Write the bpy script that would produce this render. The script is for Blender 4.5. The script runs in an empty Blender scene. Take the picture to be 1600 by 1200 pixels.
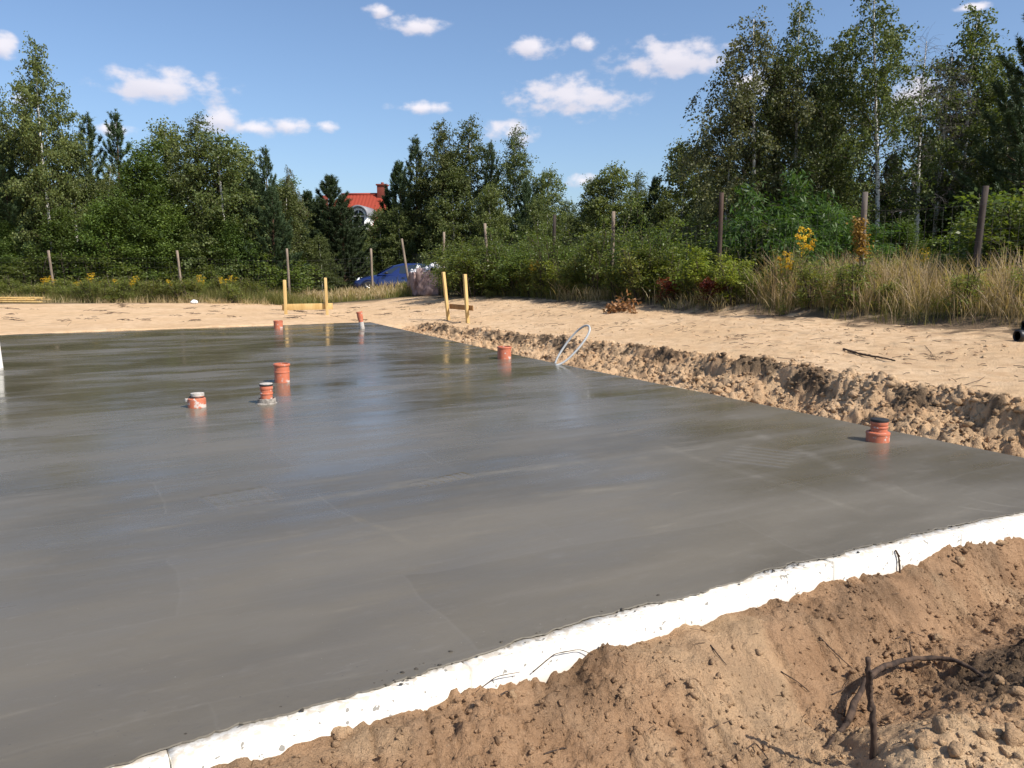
import bpy, bmesh, math, random
import numpy as np
from mathutils import Vector, Matrix, Quaternion

random.seed(7)
RNG = np.random.default_rng(11)
SC = bpy.context.scene
COL = SC.collection
R = math.radians

# ------------------------------------------------------------------ camera
FPX, HZ, EYE = 1250.0, 420.0, 1.4
PITCH = math.atan((600 - HZ) / FPX)
cam_d = bpy.data.cameras.new('camera')
cam = bpy.data.objects.new('camera', cam_d)
COL.objects.link(cam)
cam.location = (0, 0, EYE)
cam.rotation_euler = (R(90) - PITCH, 0, 0)
cam_d.sensor_fit = 'HORIZONTAL'
cam_d.sensor_width = 36
cam_d.lens = 36 * FPX / 1600
cam_d.clip_start, cam_d.clip_end = 0.05, 3000
SC.camera = cam

# ------------------------------------------------------------------ light
SUN = Vector((0.82, -0.57, 0)).normalized()
SUN_EL = R(47)
sdir = Vector((SUN.x * math.cos(SUN_EL), SUN.y * math.cos(SUN_EL), math.sin(SUN_EL)))
sl = bpy.data.lights.new('sun', 'SUN')
sl.energy, sl.angle, sl.color = 4.6, R(0.53), (1.0, 0.945, 0.86)
so = bpy.data.objects.new('sun', sl)
so.rotation_euler = sdir.to_track_quat('Z', 'Y').to_euler()
so.location = (20, -15, 30)
COL.objects.link(so)

SC.view_settings.view_transform = 'Standard'
SC.view_settings.look = 'None'
SC.view_settings.gamma = 1
SC.view_settings.use_curve_mapping = False
SC.view_settings.exposure = 0.42

def make_world():
    w = bpy.data.worlds.new('World')
    SC.world = w
    w.use_nodes = True
    w.cycles.sampling_method = 'MANUAL'; w.cycles.sample_map_resolution = 256
    nt = w.node_tree
    nt.nodes.clear()
    N = nt.nodes.new
    L = nt.links.new
    out = N('ShaderNodeOutputWorld')
    bg = N('ShaderNodeBackground')
    bg.inputs[1].default_value = 0.122
    sky = N('ShaderNodeTexSky')
    sky.sky_type = 'NISHITA'
    sky.sun_disc = False
    sky.sun_elevation = SUN_EL
    sky.sun_rotation = math.atan2(SUN.x, SUN.y)
    sky.altitude = 150
    sky.air_density, sky.dust_density, sky.ozone_density = 0.9, 1.5, 4.0
    # clouds: list of (azimuth, elevation, half width, half height, weight) in radians
    px = [(257, 136, 92, 26, 1), (835, 74, 46, 15, 1), (920, 67, 23, 14, 1), (1052, 92, 88, 25, 1.1),
          (893, 152, 112, 30, .95), (795, 208, 42, 18, 1.0), (660, 168, 62, 13, .75), (650, 42, 62, 18, .8),
          (590, 15, 30, 13, .75), (345, 186, 48, 20, .9), (395, 200, 46, 14, .9),
          (452, 197, 32, 15, .95), (510, 197, 24, 12, .85), (913, 283, 30, 11, .9), (2, 72, 24, 24, .9),
          (42, 156, 30, 12, .8), (178, 202, 38, 13, .8), 
          (1185, 132, 50, 20, .9), (1425, 150, 60, 30, .8),
          (1520, 10, 50, 10, .6), (20, 205, 40, 9, .7)]
    cl = []
    for x, y, hw, hh, wt in px:
        u, v = (x - 800) / FPX, (600 - y) / FPX
        d = Vector((u, math.cos(PITCH) + v * math.sin(PITCH), -math.sin(PITCH) + v * math.cos(PITCH)))
        sc = 1 / d.length
        d.normalize()
        cl.append((math.atan2(d.x, d.y), math.asin(d.z), hw * sc / FPX * 1.12, hh * sc / FPX * 1.15, wt))
    rr = random.Random(5)
    for i in range(12):                       # the same scattered cumulus goes on all round
        az = rr.uniform(0.75, 2 * math.pi - 0.75)
        if az > math.pi: az -= 2 * math.pi
        wd = rr.uniform(.02, .08)
        cl.append((az, rr.uniform(.1, .6), wd, wd * rr.uniform(.25, .4), rr.uniform(.7, 1)))
    g = bpy.data.node_groups.new('cloud_field', 'ShaderNodeTree')
    g.interface.new_socket('P', in_out='INPUT', socket_type='NodeSocketVector')
    g.interface.new_socket('F', in_out='OUTPUT', socket_type='NodeSocketFloat')
    gi, go = g.nodes.new('NodeGroupInput'), g.nodes.new('NodeGroupOutput')
    acc = None
    for a, e, ww, hh, wt in cl:
        m = g.nodes.new('ShaderNodeTexGradient'); m.gradient_type = 'SPHERICAL'
        tm = m.texture_mapping; tm.vector_type = 'TEXTURE'
        tm.translation = (a, e, 0); tm.scale = (ww * 1.45 * wt, hh * 1.55 * wt, 1)
        g.links.new(gi.outputs[0], m.inputs['Vector'])
        if acc is None:
            acc = m.outputs['Fac']
        else:
            mx = g.nodes.new('ShaderNodeMath'); mx.operation = 'MAXIMUM'
            g.links.new(acc, mx.inputs[0]); g.links.new(m.outputs['Fac'], mx.inputs[1])
            acc = mx.outputs[0]
    g.links.new(acc, go.inputs[0])
    tc = N('ShaderNodeTexCoord')
    sx = N('ShaderNodeSeparateXYZ'); L(tc.outputs['Generated'], sx.inputs[0])
    at = N('ShaderNodeMath'); at.operation = 'ARCTAN2'; L(sx.outputs[0], at.inputs[0]); L(sx.outputs[1], at.inputs[1])
    asn = N('ShaderNodeMath'); asn.operation = 'ARCSINE'; L(sx.outputs[2], asn.inputs[0])
    cb = N('ShaderNodeCombineXYZ'); L(at.outputs[0], cb.inputs[0]); L(asn.outputs[0], cb.inputs[1])
    nz = N('ShaderNodeTexNoise'); nz.inputs['Scale'].default_value = 34; nz.inputs['Detail'].default_value = 6
    nz.inputs['Roughness'].default_value = .52
    stc = N('ShaderNodeVectorMath'); stc.operation = 'MULTIPLY'; stc.inputs[1].default_value = (1, 1.6, 1)
    L(cb.outputs[0], stc.inputs[0]); L(stc.outputs[0], nz.inputs['Vector'])
    gn1 = N('ShaderNodeGroup'); gn1.node_tree = g; L(cb.outputs[0], gn1.inputs[0])
    up = N('ShaderNodeVectorMath'); up.operation = 'ADD'; up.inputs[1].default_value = (.004, .0085, 0)
    L(cb.outputs[0], up.inputs[0])
    gn2 = N('ShaderNodeGroup'); gn2.node_tree = g; L(up.outputs[0], gn2.inputs[0])
    def M2(op, a, b):
        k = N('ShaderNodeMath'); k.operation = op
        for i, w_ in enumerate((a, b)):
            if isinstance(w_, (int, float)): k.inputs[i].default_value = w_
            else: L(w_, k.inputs[i])
        return k
    df = M2('SUBTRACT', gn1.outputs[0], gn2.outputs[0])
    msk = M2('MINIMUM', M2('MULTIPLY', gn1.outputs[0], 3.0).outputs[0], 1.0)
    nn = M2('MULTIPLY', M2('SUBTRACT', nz.outputs[0], .5).outputs[0], 1.95)
    f0 = M2('ADD', gn1.outputs[0], M2('MULTIPLY', nn.outputs[0], msk.outputs[0]).outputs[0])
    dn = N('ShaderNodeMapRange'); dn.interpolation_type = 'SMOOTHSTEP'
    dn.inputs['From Min'].default_value, dn.inputs['From Max'].default_value = .25, .92
    dn.inputs['To Max'].default_value = .85
    L(f0.outputs[0], dn.inputs['Value'])
    lt = N('ShaderNodeMapRange')
    lt.inputs['From Min'].default_value, lt.inputs['From Max'].default_value = -.35, .5
    L(df.outputs[0], lt.inputs['Value'])
    cc = N('ShaderNodeMixRGB'); L(lt.outputs[0], cc.inputs[0])
    cc.inputs[1].default_value = (4.7, 4.5, 5.0, 1); cc.inputs[2].default_value = (6.5, 6.1, 6.3, 1)
    mx = N('ShaderNodeMixRGB'); L(dn.outputs[0], mx.inputs[0]); L(sky.outputs[0], mx.inputs[1]); L(cc.outputs[0], mx.inputs[2])
    L(mx.outputs[0], bg.inputs[0])
    L(bg.outputs[0], out.inputs[0])
make_world()

# ------------------------------------------------------------------ helpers
def ray(px, py):
    u, v = (px - 800) / FPX, (600 - py) / FPX
    return np.array([u, math.cos(PITCH) + v * math.sin(PITCH), -math.sin(PITCH) + v * math.cos(PITCH)])

def gp(px, py, z=0.0):
    d = ray(px, py)
    return np.array([0, 0, EYE]) + d * ((z - EYE) / d[2])

def xw(px, D):            # world x of a thing that stands D metres ahead
    return (px - 800) / FPX * D

def zw(py, D):            # world height seen at row py, D metres ahead
    return EYE + (HZ - py) * D / FPX

TAB = np.random.default_rng(3).random((256, 256))
def vnoise(x, y):
    x = np.asarray(x, float); y = np.asarray(y, float)
    xi, yi = np.floor(x).astype(int), np.floor(y).astype(int)
    fx, fy = x - xi, y - yi
    fx = fx * fx * fx * (fx * (fx * 6 - 15) + 10); fy = fy * fy * fy * (fy * (fy * 6 - 15) + 10)
    a = TAB[xi & 255, yi & 255]; b = TAB[(xi + 1) & 255, yi & 255]
    c = TAB[xi & 255, (yi + 1) & 255]; d = TAB[(xi + 1) & 255, (yi + 1) & 255]
    return (a * (1 - fx) + b * fx) * (1 - fy) + (c * (1 - fx) + d * fx) * fy

def fbm(x, y, o=4, gain=.5):
    s, a, t = 0, 1, 0
    for k in range(o):
        c, n = math.cos(k * 1.1), math.sin(k * 1.1)
        s = s + a * (vnoise(x * c - y * n + 17.3 * k, x * n + y * c + 5.1 * k) - .5)
        t += a; a *= gain; x = x * 2.03; y = y * 2.03
    return s / t * 2

def blocks(x, y, seed=0):
    # random height per irregular cell: crisp, blocky clods
    x = np.asarray(x, float) + .35 * (vnoise(x * 2.3, y * 2.3) - .5); y = np.asarray(y, float) + .35 * (vnoise(x * 2.3 + 31, y * 2.3) - .5)
    xi, yi = np.floor(x).astype(int), np.floor(y).astype(int)
    best = np.full(x.shape, 9.); sec = np.full(x.shape, 9.); val = np.zeros(x.shape)
    for i in (-1, 0, 1):
        for j in (-1, 0, 1):
            a, b = (xi + i + seed * 7) & 255, (yi + j + seed * 13) & 255
            d = (xi + i + TAB[a, b] - x) ** 2 + (yi + j + TAB[b, (a + 91) & 255] - y) ** 2
            n = d < best
            sec = np.where(n, best, np.minimum(sec, d)); best = np.where(n, d, best); val = np.where(n, TAB[(a + 57) & 255, (b + 29) & 255], val)
    return val * np.clip((np.sqrt(sec) - np.sqrt(best)) * 5, 0, 1)

def sm(a, b, x):
    t = np.clip((np.asarray(x, float) - a) / (b - a), 0, 1)
    return t * t * (3 - 2 * t)

# ------------------------------------------------------------------ slab frame and terrain
NR_ = np.array([0.8967, 0.4427])        # outward normal of the slab's right edge
NN_ = np.array([-0.5025, 0.8646])       # inward normal of the near edge
EA = np.array([0.8646, 0.5025])         # along near and far edge
EB = np.array([-0.4427, 0.8967])        # along right edge
NC = np.array([4.155, 5.206])           # near right corner
LV = 17.93                              # distance near edge -> far edge

def uv(x, y):
    dx, dy = x - NC[0], y - NC[1]
    return dx * NR_[0] + dy * NR_[1], dx * NN_[0] + dy * NN_[1]

def xy(u, v):
    det = NR_[0] * NN_[1] - NR_[1] * NN_[0]
    return (NC[0] + (u * NN_[1] - v * NR_[1]) / det, NC[1] + (-u * NN_[0] + v * NR_[0]) / det)

def lipw(v):           # distance of the trench lip from the slab edge
    return 1.12 + .22 * fbm(v * .55 + 3, v * 0 + 1.5, 3) + .10 * fbm(v * 2.3, v * 0 + 9, 3)

def terrain(x, y, detail=True):
    x = np.asarray(x, float); y = np.asarray(y, float)
    u, v = uv(x, y)
    q = -v
    lip = .25 * (1 - sm(5, 17.5, v)) - .02
    far = .55 * (1 - .6 * sm(19, 33, v))
    zr = lip + (far - lip) * sm(.9, 6.3, u)
    zr = np.where(u < .9, lip, zr)
    # left of the right edge, behind the far edge
    zl = .02 + .1 * sm(LV, LV + 14, v)
    z = zl + (zr - zl) * sm(-2.5, 1.0, u + .0 * v)
    z = z + .15 * sm(5.25, 5.8, u + .25 * fbm(u * 1.4, v * 1.4, 3)) * (1 - sm(12, 17, v)) * sm(-8, -4, v)
    z = z + .03 * fbm(x * .45, y * .45, 3)
    if detail:
        near = 1 - sm(22, 34, y)
        z = z + near * (.016 * fbm(x * 2.2, y * 2.2 + 9, 4) + .011 * fbm(x * 7, y * 7, 3))
        # wheel and shovel marks running with the edge
        z = z - near * .022 * sm(.35, .75, vnoise(u * 2.1 + 3, v * .35)) * sm(1.6, 2.6, u) * (1 - sm(5, 6, u))
    # trench along the right edge
    w = lipw(v)
    inv = sm(-1.6, -.6, v) * (1 - sm(16.2, 17.2, v))
    rough = fbm(u * 3.1, v * 3.1, 4)
    t = u + .12 * fbm(u * 1.7 + 8, v * 1.3, 3) + .05 * rough
    floor_ = -.30 + .04 * rough
    slope = floor_ + (lip - .13 - floor_) * np.clip((t / w + .05) / .97, 0, 1) ** 1.15
    steep = slope + (z - slope) * sm(.78, 1.03, t / w)
    lump = .05 * fbm(u * 3.5, v * 3.5, 3) + .075 * blocks(u * 6.5, v * 6.5) + .05 * blocks(u * 13, v * 13, 1) + .028 * blocks(u * 26, v * 26, 2) - .03
    band = sm(.0, .15, u) * (1 - sm(w * .98, w * 1.12, u))
    steep = steep + band * lump
    # a hollow dug by the corner, and smaller slumps along the wall
    steep = steep - .30 * np.exp(-(((v - .75) / .55) ** 2 + ((u - .55) / .4) ** 2))
    hol = sm(.62, .8, vnoise(v * .75 + 4.2, v * 0 + 2.5))
    steep = steep - hol * .16 * np.exp(-((t / w - .55) / .25) ** 2)
    z = np.where((u > -13.9) & (u < w * 1.15), z + (steep - z) * inv, z)
    # the sand bank in front of the near edge
    qv = np.clip(.25 + (-1.7 - u) * .157, .2, 1.6)
    crest = -.115 + .05 * fbm(u * 1.9, u * 0 + 3, 3) + .02 * fbm(u * 7, u * 0, 2)
    vall = -.34 + .04 * fbm(u * 1.1, q * 1.1, 2)
    s1 = sm(.12, 1.0, q / qv)
    zf = crest + (vall - crest) * s1
    rise = sm(.0, .85, q - qv)
    top = -.10 + .05 * fbm(u * 1.3 + 4, q * 1.3, 3)
    zf = zf + (top - zf) * rise * sm(-5.2, -4.2, u)
    zf = zf + .10 * np.exp(-(((u + 3.72) / .26) ** 2 + ((q - 1.02) / .22) ** 2))
    zf = zf + .06 * np.exp(-(((u + 2.6) / .3) ** 2 + ((q - .95) / .25) ** 2))
    if detail:
        zf = zf + .030 * fbm(u * 3.2, q * 3.2, 4) + .020 * np.maximum(fbm(u * 9, q * 9, 3), 0)
        cl = np.maximum(fbm(u * 21, q * 21 + 3, 3), .05) - .05
        zf = zf + .014 * np.abs(fbm(u * 13 + 5, q * 13, 3)) + .008 * np.maximum(fbm(u * 33, q * 33, 2), 0)
        msk = sm(-.15, .45, fbm(u * 1.6 + 2, q * 1.6, 2) + .4 * fbm(u * 4, q * 4, 2))
        zf = zf + (.25 + .9 * msk) * (.016 * blocks(u * 11, q * 11, 3) + .011 * blocks(u * 24, q * 24, 4)) + .022 * rise * blocks(u * 15, q * 15, 5)
        zf = zf + .030 * cl * (.35 + 1.2 * sm(-.1, .4, fbm(u * 1.6 + 2, q * 1.6, 2)))
        rill = np.abs(fbm(u * 5.5 + 1.2 * q, q * 1.1 + 7, 3))
        zf = zf - .020 * (1 - sm(0, .14, rill)) * (1 - rise)
    nearw = sm(-.35, -.3, q) * (1 - sm(2.3, 3.2, q)) * (1 - sm(.3, 1.2, u))
    z = np.where(q > -.36, z * (1 - nearw) + zf * nearw, z)
    z = np.where((q > 2.3), z - .2 * sm(2.3, 3.2, q) * (1 - sm(.3, 1.2, u)), z)
    return z

def hz(x, y):
    return float(terrain(np.array([x]), np.array([y]), True)[0])

# ------------------------------------------------------------------ mesh helpers
def mesh(name, V, faces, mat, parent=None, smooth=False, link=True, matidx=None):
    V = np.asarray(V, np.float32).reshape(-1, 3)
    fl = [np.asarray(f, np.int32) for f in (faces if isinstance(faces, (list, tuple)) else [faces]) if len(f)]
    me = bpy.data.meshes.new(name)
    loops = np.concatenate([f.ravel() for f in fl])
    tot = np.concatenate([np.full(len(f), f.shape[1], np.int32) for f in fl])
    st = np.concatenate([[0], np.cumsum(tot)[:-1]]).astype(np.int32)
    me.vertices.add(len(V)); me.vertices.foreach_set('co', V.ravel())
    me.loops.add(len(loops)); me.loops.foreach_set('vertex_index', loops)
    me.polygons.add(len(tot)); me.polygons.foreach_set('loop_start', st); me.polygons.foreach_set('loop_total', tot)
    if smooth: me.polygons.foreach_set('use_smooth', np.ones(len(tot), bool))
    mats = mat if isinstance(mat, (list, tuple)) else [mat]
    for m in mats: me.materials.append(m)
    if matidx is not None: me.polygons.foreach_set('material_index', np.asarray(matidx, np.int32))
    me.update(calc_edges=True); me.validate()
    o = bpy.data.objects.new(name, me)
    if parent is not None: o.parent = parent
    if link: COL.objects.link(o)
    return o

class MB:
    def __init__(s): s.v = []; s.q = []; s.t = []; s.n = 0
    def add(s, V, Q=None, T=None):
        V = np.asarray(V, float).reshape(-1, 3)
        if Q is not None and len(Q): s.q.append(np.asarray(Q) + s.n)
        if T is not None and len(T): s.t.append(np.asarray(T) + s.n)
        s.v.append(V); s.n += len(V)
    def tube(s, P, rad, k=6, cap=True):
        P = np.asarray(P, float); n = len(P)
        rad = np.broadcast_to(np.asarray(rad, float), (n,))
        T = np.gradient(P, axis=0); T /= np.linalg.norm(T, axis=1)[:, None] + 1e-9
        ref = np.array([0, 0, 1.]) if abs(T[0][2]) < .9 else np.array([1., 0, 0])
        a = np.cross(T[0], ref); a /= np.linalg.norm(a)
        A = [a]
        for i in range(1, n):
            a = A[-1] - T[i] * np.dot(A[-1], T[i]); a /= np.linalg.norm(a) + 1e-9; A.append(a)
        A = np.array(A); B = np.cross(T, A)
        th = np.arange(k) * 2 * math.pi / k
        V = P[:, None, :] + rad[:, None, None] * (np.cos(th)[None, :, None] * A[:, None, :] + np.sin(th)[None, :, None] * B[:, None, :])
        i, j = np.meshgrid(np.arange(n - 1), np.arange(k), indexing='ij')
        Q = np.stack([i * k + j, i * k + (j + 1) % k, (i + 1) * k + (j + 1) % k, (i + 1) * k + j], -1).reshape(-1, 4)
        V = V.reshape(-1, 3); Tt = []
        if cap:
            V = np.vstack([V, P[0], P[-1]])
            for j in range(k):
                Tt += [(n * k, (j + 1) % k, j), (n * k + 1, (n - 1) * k + j, (n - 1) * k + (j + 1) % k)]
        s.add(V, Q, np.array(Tt) if Tt else None)
    def box(s, c, d, M=None):
        V = np.array([(x, y, z) for x in (-.5, .5) for y in (-.5, .5) for z in (-.5, .5)]) * np.array(d)
        if M is not None: V = V @ np.array(M.to_3x3()).T
        s.add(V + np.array(c), np.array([(0, 1, 3, 2), (4, 6, 7, 5), (0, 4, 5, 1), (2, 3, 7, 6), (0, 2, 6, 4), (1, 5, 7, 3)]))
    def lathe(s, prof, k=32, close=False, c=(0, 0, 0)):
        prof = np.asarray(prof, float); n = len(prof)
        th = np.arange(k) * 2 * math.pi / k
        V = np.stack([prof[:, 0][:, None] * np.cos(th), prof[:, 0][:, None] * np.sin(th), np.repeat(prof[:, 1][:, None], k, 1)], -1).reshape(-1, 3) + np.array(c)
        i, j = np.meshgrid(np.arange(n - 1), np.arange(k), indexing='ij')
        Q = np.stack([i * k + j, i * k + (j + 1) % k, (i + 1) * k + (j + 1) % k, (i + 1) * k + j], -1).reshape(-1, 4)
        s.add(V, Q)
    def leaves(s, C, D, S, Ln, W):
        Ln = np.asarray(Ln)[:, None]; W = np.asarray(W)[:, None]
        up = np.cross(D, S)
        m = C + D * Ln * .45
        V = np.stack([C, m + S * W - up * W * .25, C + D * Ln, m - S * W - up * W * .25], 1).reshape(-1, 3)
        n = len(C)
        s.add(V, (np.arange(n)[:, None] * 4 + np.arange(4)[None, :]))
    def build(s, name, mat, parent=None, smooth=False, bevel=0):
        f = []
        if s.q: f.append(np.concatenate(s.q))
        if s.t: f.append(np.concatenate(s.t))
        o = mesh(name, np.concatenate(s.v), f, mat, parent, smooth)
        if bevel:
            b = o.modifiers.new('bevel', 'BEVEL'); b.width = bevel; b.segments = 2; b.limit_method = 'ANGLE'
        return o

def tag(o, label=None, cat=None, group=None, kind=None):
    if label: o['label'] = label
    if cat: o['category'] = cat
    if group: o['group'] = group
    if kind: o['kind'] = kind
    return o

def empty(name, loc=(0, 0, 0), rz=0, label=None, cat=None, group=None):
    o = bpy.data.objects.new(name, None); COL.objects.link(o)
    o.location = loc; o.rotation_euler = (0, 0, rz); o.empty_display_size = .2
    return tag(o, label, cat, group)

def copy_tree(o, parent=None):
    c = o.copy(); COL.objects.link(c); c.parent = parent
    for ch in list(o.children): copy_tree(ch, c)
    return c

def unit(v): return v / (np.linalg.norm(v, axis=-1, keepdims=True) + 1e-9)

# ------------------------------------------------------------------ materials
def mat(name, base=(.5, .5, .5), rough=.7, spec=.5, metal=0):
    m = bpy.data.materials.new(name); m.use_nodes = True
    b = m.node_tree.nodes['Principled BSDF']
    b.inputs['Base Color'].default_value = (*base, 1); b.inputs['Roughness'].default_value = rough
    b.inputs['Metallic'].default_value = metal; b.inputs['Specular IOR Level'].default_value = spec
    return m

class NT:
    def __init__(s, m): s.t = m.node_tree; s.b = s.t.nodes['Principled BSDF']
    def n(s, typ, **k):
        x = s.t.nodes.new('ShaderNode' + typ)
        for a, b in k.items():
            if a in x.inputs: x.inputs[a].default_value = b
            else: setattr(x, a, b)
        return x
    def l(s, a, b): s.t.links.new(a, b)
    def noise(s, scale, detail=4, rough=.55, vec=None, sc=None):
        x = s.n('TexNoise'); x.inputs['Scale'].default_value = scale; x.inputs['Detail'].default_value = detail; x.inputs['Roughness'].default_value = rough
        if vec is None: vec = s.n('TexCoord').outputs['Object']
        if sc is not None:
            mp = s.n('Mapping'); mp.inputs['Scale'].default_value = sc; s.l(vec, mp.inputs['Vector']); vec = mp.outputs[0]
        s.l(vec, x.inputs['Vector']); return x.outputs[0]
    def ramp(s, v, a, b, lo=0., hi=1., smooth=True):
        x = s.n('MapRange'); x.interpolation_type = 'SMOOTHSTEP' if smooth else 'LINEAR'
        for k, w in (('From Min', a), ('From Max', b), ('To Min', lo), ('To Max', hi)): x.inputs[k].default_value = w
        s.l(v, x.inputs['Value']); return x.outputs[0]
    def mix(s, f, c1, c2, mode='MIX'):
        x = s.n('MixRGB'); x.blend_type = mode
        for i, c in ((0, f), (1, c1), (2, c2)):
            if hasattr(c, 'is_linked') or isinstance(c, bpy.types.NodeSocket): s.l(c, x.inputs[i])
            elif isinstance(c, (int, float)): x.inputs[i].default_value = c
            else: x.inputs[i].default_value = (*c, 1)
        return x.outputs[0]
    def math(s, op, a, b=0., c=0.):
        x = s.n('Math'); x.operation = op
        for i, w in enumerate((a, b, c)):
            if isinstance(w, bpy.types.NodeSocket): s.l(w, x.inputs[i])
            else: x.inputs[i].default_value = w
        return x.outputs[0]
    def bump(s, h, strength=.5, dist=.02, prev=None):
        x = s.n('Bump'); x.inputs['Strength'].default_value = strength; x.inputs['Distance'].default_value = dist
        s.l(h, x.inputs['Height'])
        if prev is not None: s.l(prev, x.inputs['Normal'])
        return x.outputs[0]

def leaf_mat(name, c1, c2, trans=.35, rough=.55, hue=None):
    m = mat(name, c1, rough, .35); t = NT(m)
    g = t.n('NewGeometry'); oi = t.n('ObjectInfo')
    col = t.mix(g.outputs['Random Per Island'], c1, c2)
    v = t.ramp(oi.outputs['Random'], 0, 1, .72, 1.22, False)
    hsv = t.n('HueSaturation'); t.l(col, hsv.inputs['Color']); t.l(v, hsv.inputs['Value'])
    h2 = t.math('MULTIPLY_ADD', t.math('FRACT', t.math('MULTIPLY', oi.outputs['Random'], 7.3)), .022, .489)
    t.l(h2, hsv.inputs['Hue'])
    t.l(hsv.outputs[0], t.b.inputs['Base Color'])
    if trans:
        tr = t.n('BsdfTranslucent'); mxs = t.n('MixShader'); mxs.inputs[0].default_value = trans
        c3 = t.mix(1.0, hsv.outputs[0], (1.25, 1.3, .5), 'MULTIPLY'); t.l(c3, tr.inputs[0])
        t.l(t.b.outputs[0], mxs.inputs[1]); t.l(tr.outputs[0], mxs.inputs[2])
        t.l(mxs.outputs[0], t.t.nodes['Material Output'].inputs[0])
    return m

def bark_mat(name, c1, c2, scale=8, sc=(1, 1, .25)):
    m = mat(name, c1, .9, .2); t = NT(m)
    f = t.noise(scale, 5, .65, None, sc)
    t.l(t.mix(t.ramp(f, .35, .65), c1, c2), t.b.inputs['Base Color'])
    t.l(t.bump(f, .6, .01), t.b.inputs['Normal'])
    return m

def birch_mat():
    m = mat('birch_bark', (.6, .58, .52), .75, .3); t = NT(m)
    tc = t.n('TexCoord').outputs['Object']
    f = t.noise(5, 4, .6, tc, (1.2, 1.2, 4.5))
    bl = t.ramp(f, .57, .64)
    sx = t.n('SeparateXYZ'); t.l(tc, sx.inputs[0])
    g2 = t.noise(2.2, 3, .6, tc)
    low = t.ramp(t.math('ADD', sx.outputs[2], t.math('MULTIPLY', g2, 1.6)), .9, 1.9, 1, 0)
    dk = t.math('MAXIMUM', bl, low)
    t.l(t.mix(dk, (.66, .64, .58), (.045, .038, .032)), t.b.inputs['Base Color'])
    return m

def ground_mat(name='sand_ground'):
    m = mat(name, (.5, .35, .2), .95, .15); t = NT(m)
    tc = t.n('TexCoord').outputs['Object']
    at = t.n('Attribute'); at.attribute_name = 'soil'
    sp = t.n('SeparateColor'); t.l(at.outputs['Color'], sp.inputs[0])
    n1 = t.noise(.55, 5, .6, tc); n2 = t.noise(5, 6, .65, tc); n3 = t.noise(48, 5, .7, tc)
    sand = t.mix(t.ramp(n1, .35, .65), (.62, .425, .245), (.70, .50, .31))
    sand = t.mix(t.ramp(n2, .38, .7), sand, (.55, .36, .205))
    damp = t.mix(t.ramp(n2, .3, .7), (.275, .158, .084), (.40, .245, .138))
    c = t.mix(sp.outputs[1], sand, damp)                    # G: damp, loamy sand
    soil = t.mix(t.ramp(n2, .3, .7), (.05, .036, .024), (.13, .09, .058))
    c = t.mix(sp.outputs[0], c, soil)                       # R: dark topsoil
    gr = t.mix(t.ramp(n2, .35, .65), (.05, .055, .022), (.11, .085, .045))
    c = t.mix(sp.outputs[2], c, gr)                         # B: forest floor
    c = t.mix(t.ramp(n3, .64, .74, 0, .6), c, (.12, .075, .045))
    n4 = t.noise(130, 3, .6, tc); c = t.mix(t.ramp(n4, .62, .7, 0, .45), c, (.10, .065, .04)); c = t.mix(t.ramp(n4, .30, .38, .3, 0), c, (.66, .50, .34))
    t.l(c, t.b.inputs['Base Color'])
    b0 = t.bump(n4, .6, .006); b1 = t.bump(n3, 1.0, .028, b0); b2 = t.bump(n2, .45, .05, b1)
    t.l(b2, t.b.inputs['Normal'])
    return m

M = {}
M['ground'] = ground_mat()
M['birch_bark'] = birch_mat()
M['pine_bark'] = bark_mat('pine_bark', (.14, .075, .045), (.06, .04, .03))
M['dark_bark'] = bark_mat('dark_bark', (.10, .075, .055), (.045, .036, .03))
M['grey_bark'] = bark_mat('grey_twig_bark', (.20, .18, .165), (.12, .105, .10))
M['stick'] = bark_mat('stick_bark', (.10, .065, .045), (.035, .025, .02), 25)
M['post_grey'] = bark_mat('grey_post_wood', (.15, .125, .105), (.09, .075, .065), 14, (1, 1, .12))
M['post_brown'] = bark_mat('brown_post_wood', (.085, .055, .042), (.05, .035, .028), 14, (1, 1, .12))
M['post_wood'] = bark_mat('weathered_post_wood', (.30, .235, .175), (.17, .13, .10), 14, (1, 1, .12))
M['post_dark'] = bark_mat('dark_post_wood', (.07, .055, .047), (.035, .028, .025), 14, (1, 1, .12))
M['timber'] = bark_mat('yellow_sawn_timber', (.62, .44, .19), (.52, .34, .13), 9, (1, 1, .15))
M['timber_brown'] = bark_mat('brown_sawn_timber', (.42, .23, .09), (.28, .15, .06), 9, (1, 1, .15))
M['birch_leaf'] = leaf_mat('birch_leaf', (0.0719, 0.1013, 0.0306), (0.1640, 0.1834, 0.0518))
M['birch_leaf_grey'] = leaf_mat('birch_leaf_grey', (0.0905, 0.1054, 0.0423), (0.1906, 0.1834, 0.0753), .3)
M['pine_needle'] = leaf_mat('pine_needle', (0.0359, 0.0630, 0.0271), (0.0843, 0.1191, 0.0447), .12, .6)
M['oak_leaf'] = leaf_mat('broad_leaf', (0.0687, 0.1150, 0.0258), (0.1484, 0.2067, 0.0447), .35)
M['bush_leaf'] = leaf_mat('bush_leaf', (0.0690, 0.1030, 0.0220), (0.1610, 0.1960, 0.0480), .4, .42)
M['lime_leaf'] = leaf_mat('yellow_green_leaf', (.12, .17, .025), (.24, .27, .04), .4, .45)
M['willow_leaf'] = leaf_mat('long_leaf', (.050, .100, .022), (.105, .165, .038), 0.42, .5)
M['red_leaf'] = leaf_mat('red_leaf', (.10, .018, .012), (.20, .05, .02), .3)
M['brown_leaf'] = leaf_mat('dry_brown_leaf', (.20, .09, .035), (.34, .17, .07), .2)
M['gold'] = leaf_mat('goldenrod_flower', (.55, .34, .015), (.75, .5, .03), .2)
M['weed'] = leaf_mat('weed_leaf', (0.1063, 0.1440, 0.0308), (0.2375, 0.2400, 0.0605), .4)
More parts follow.
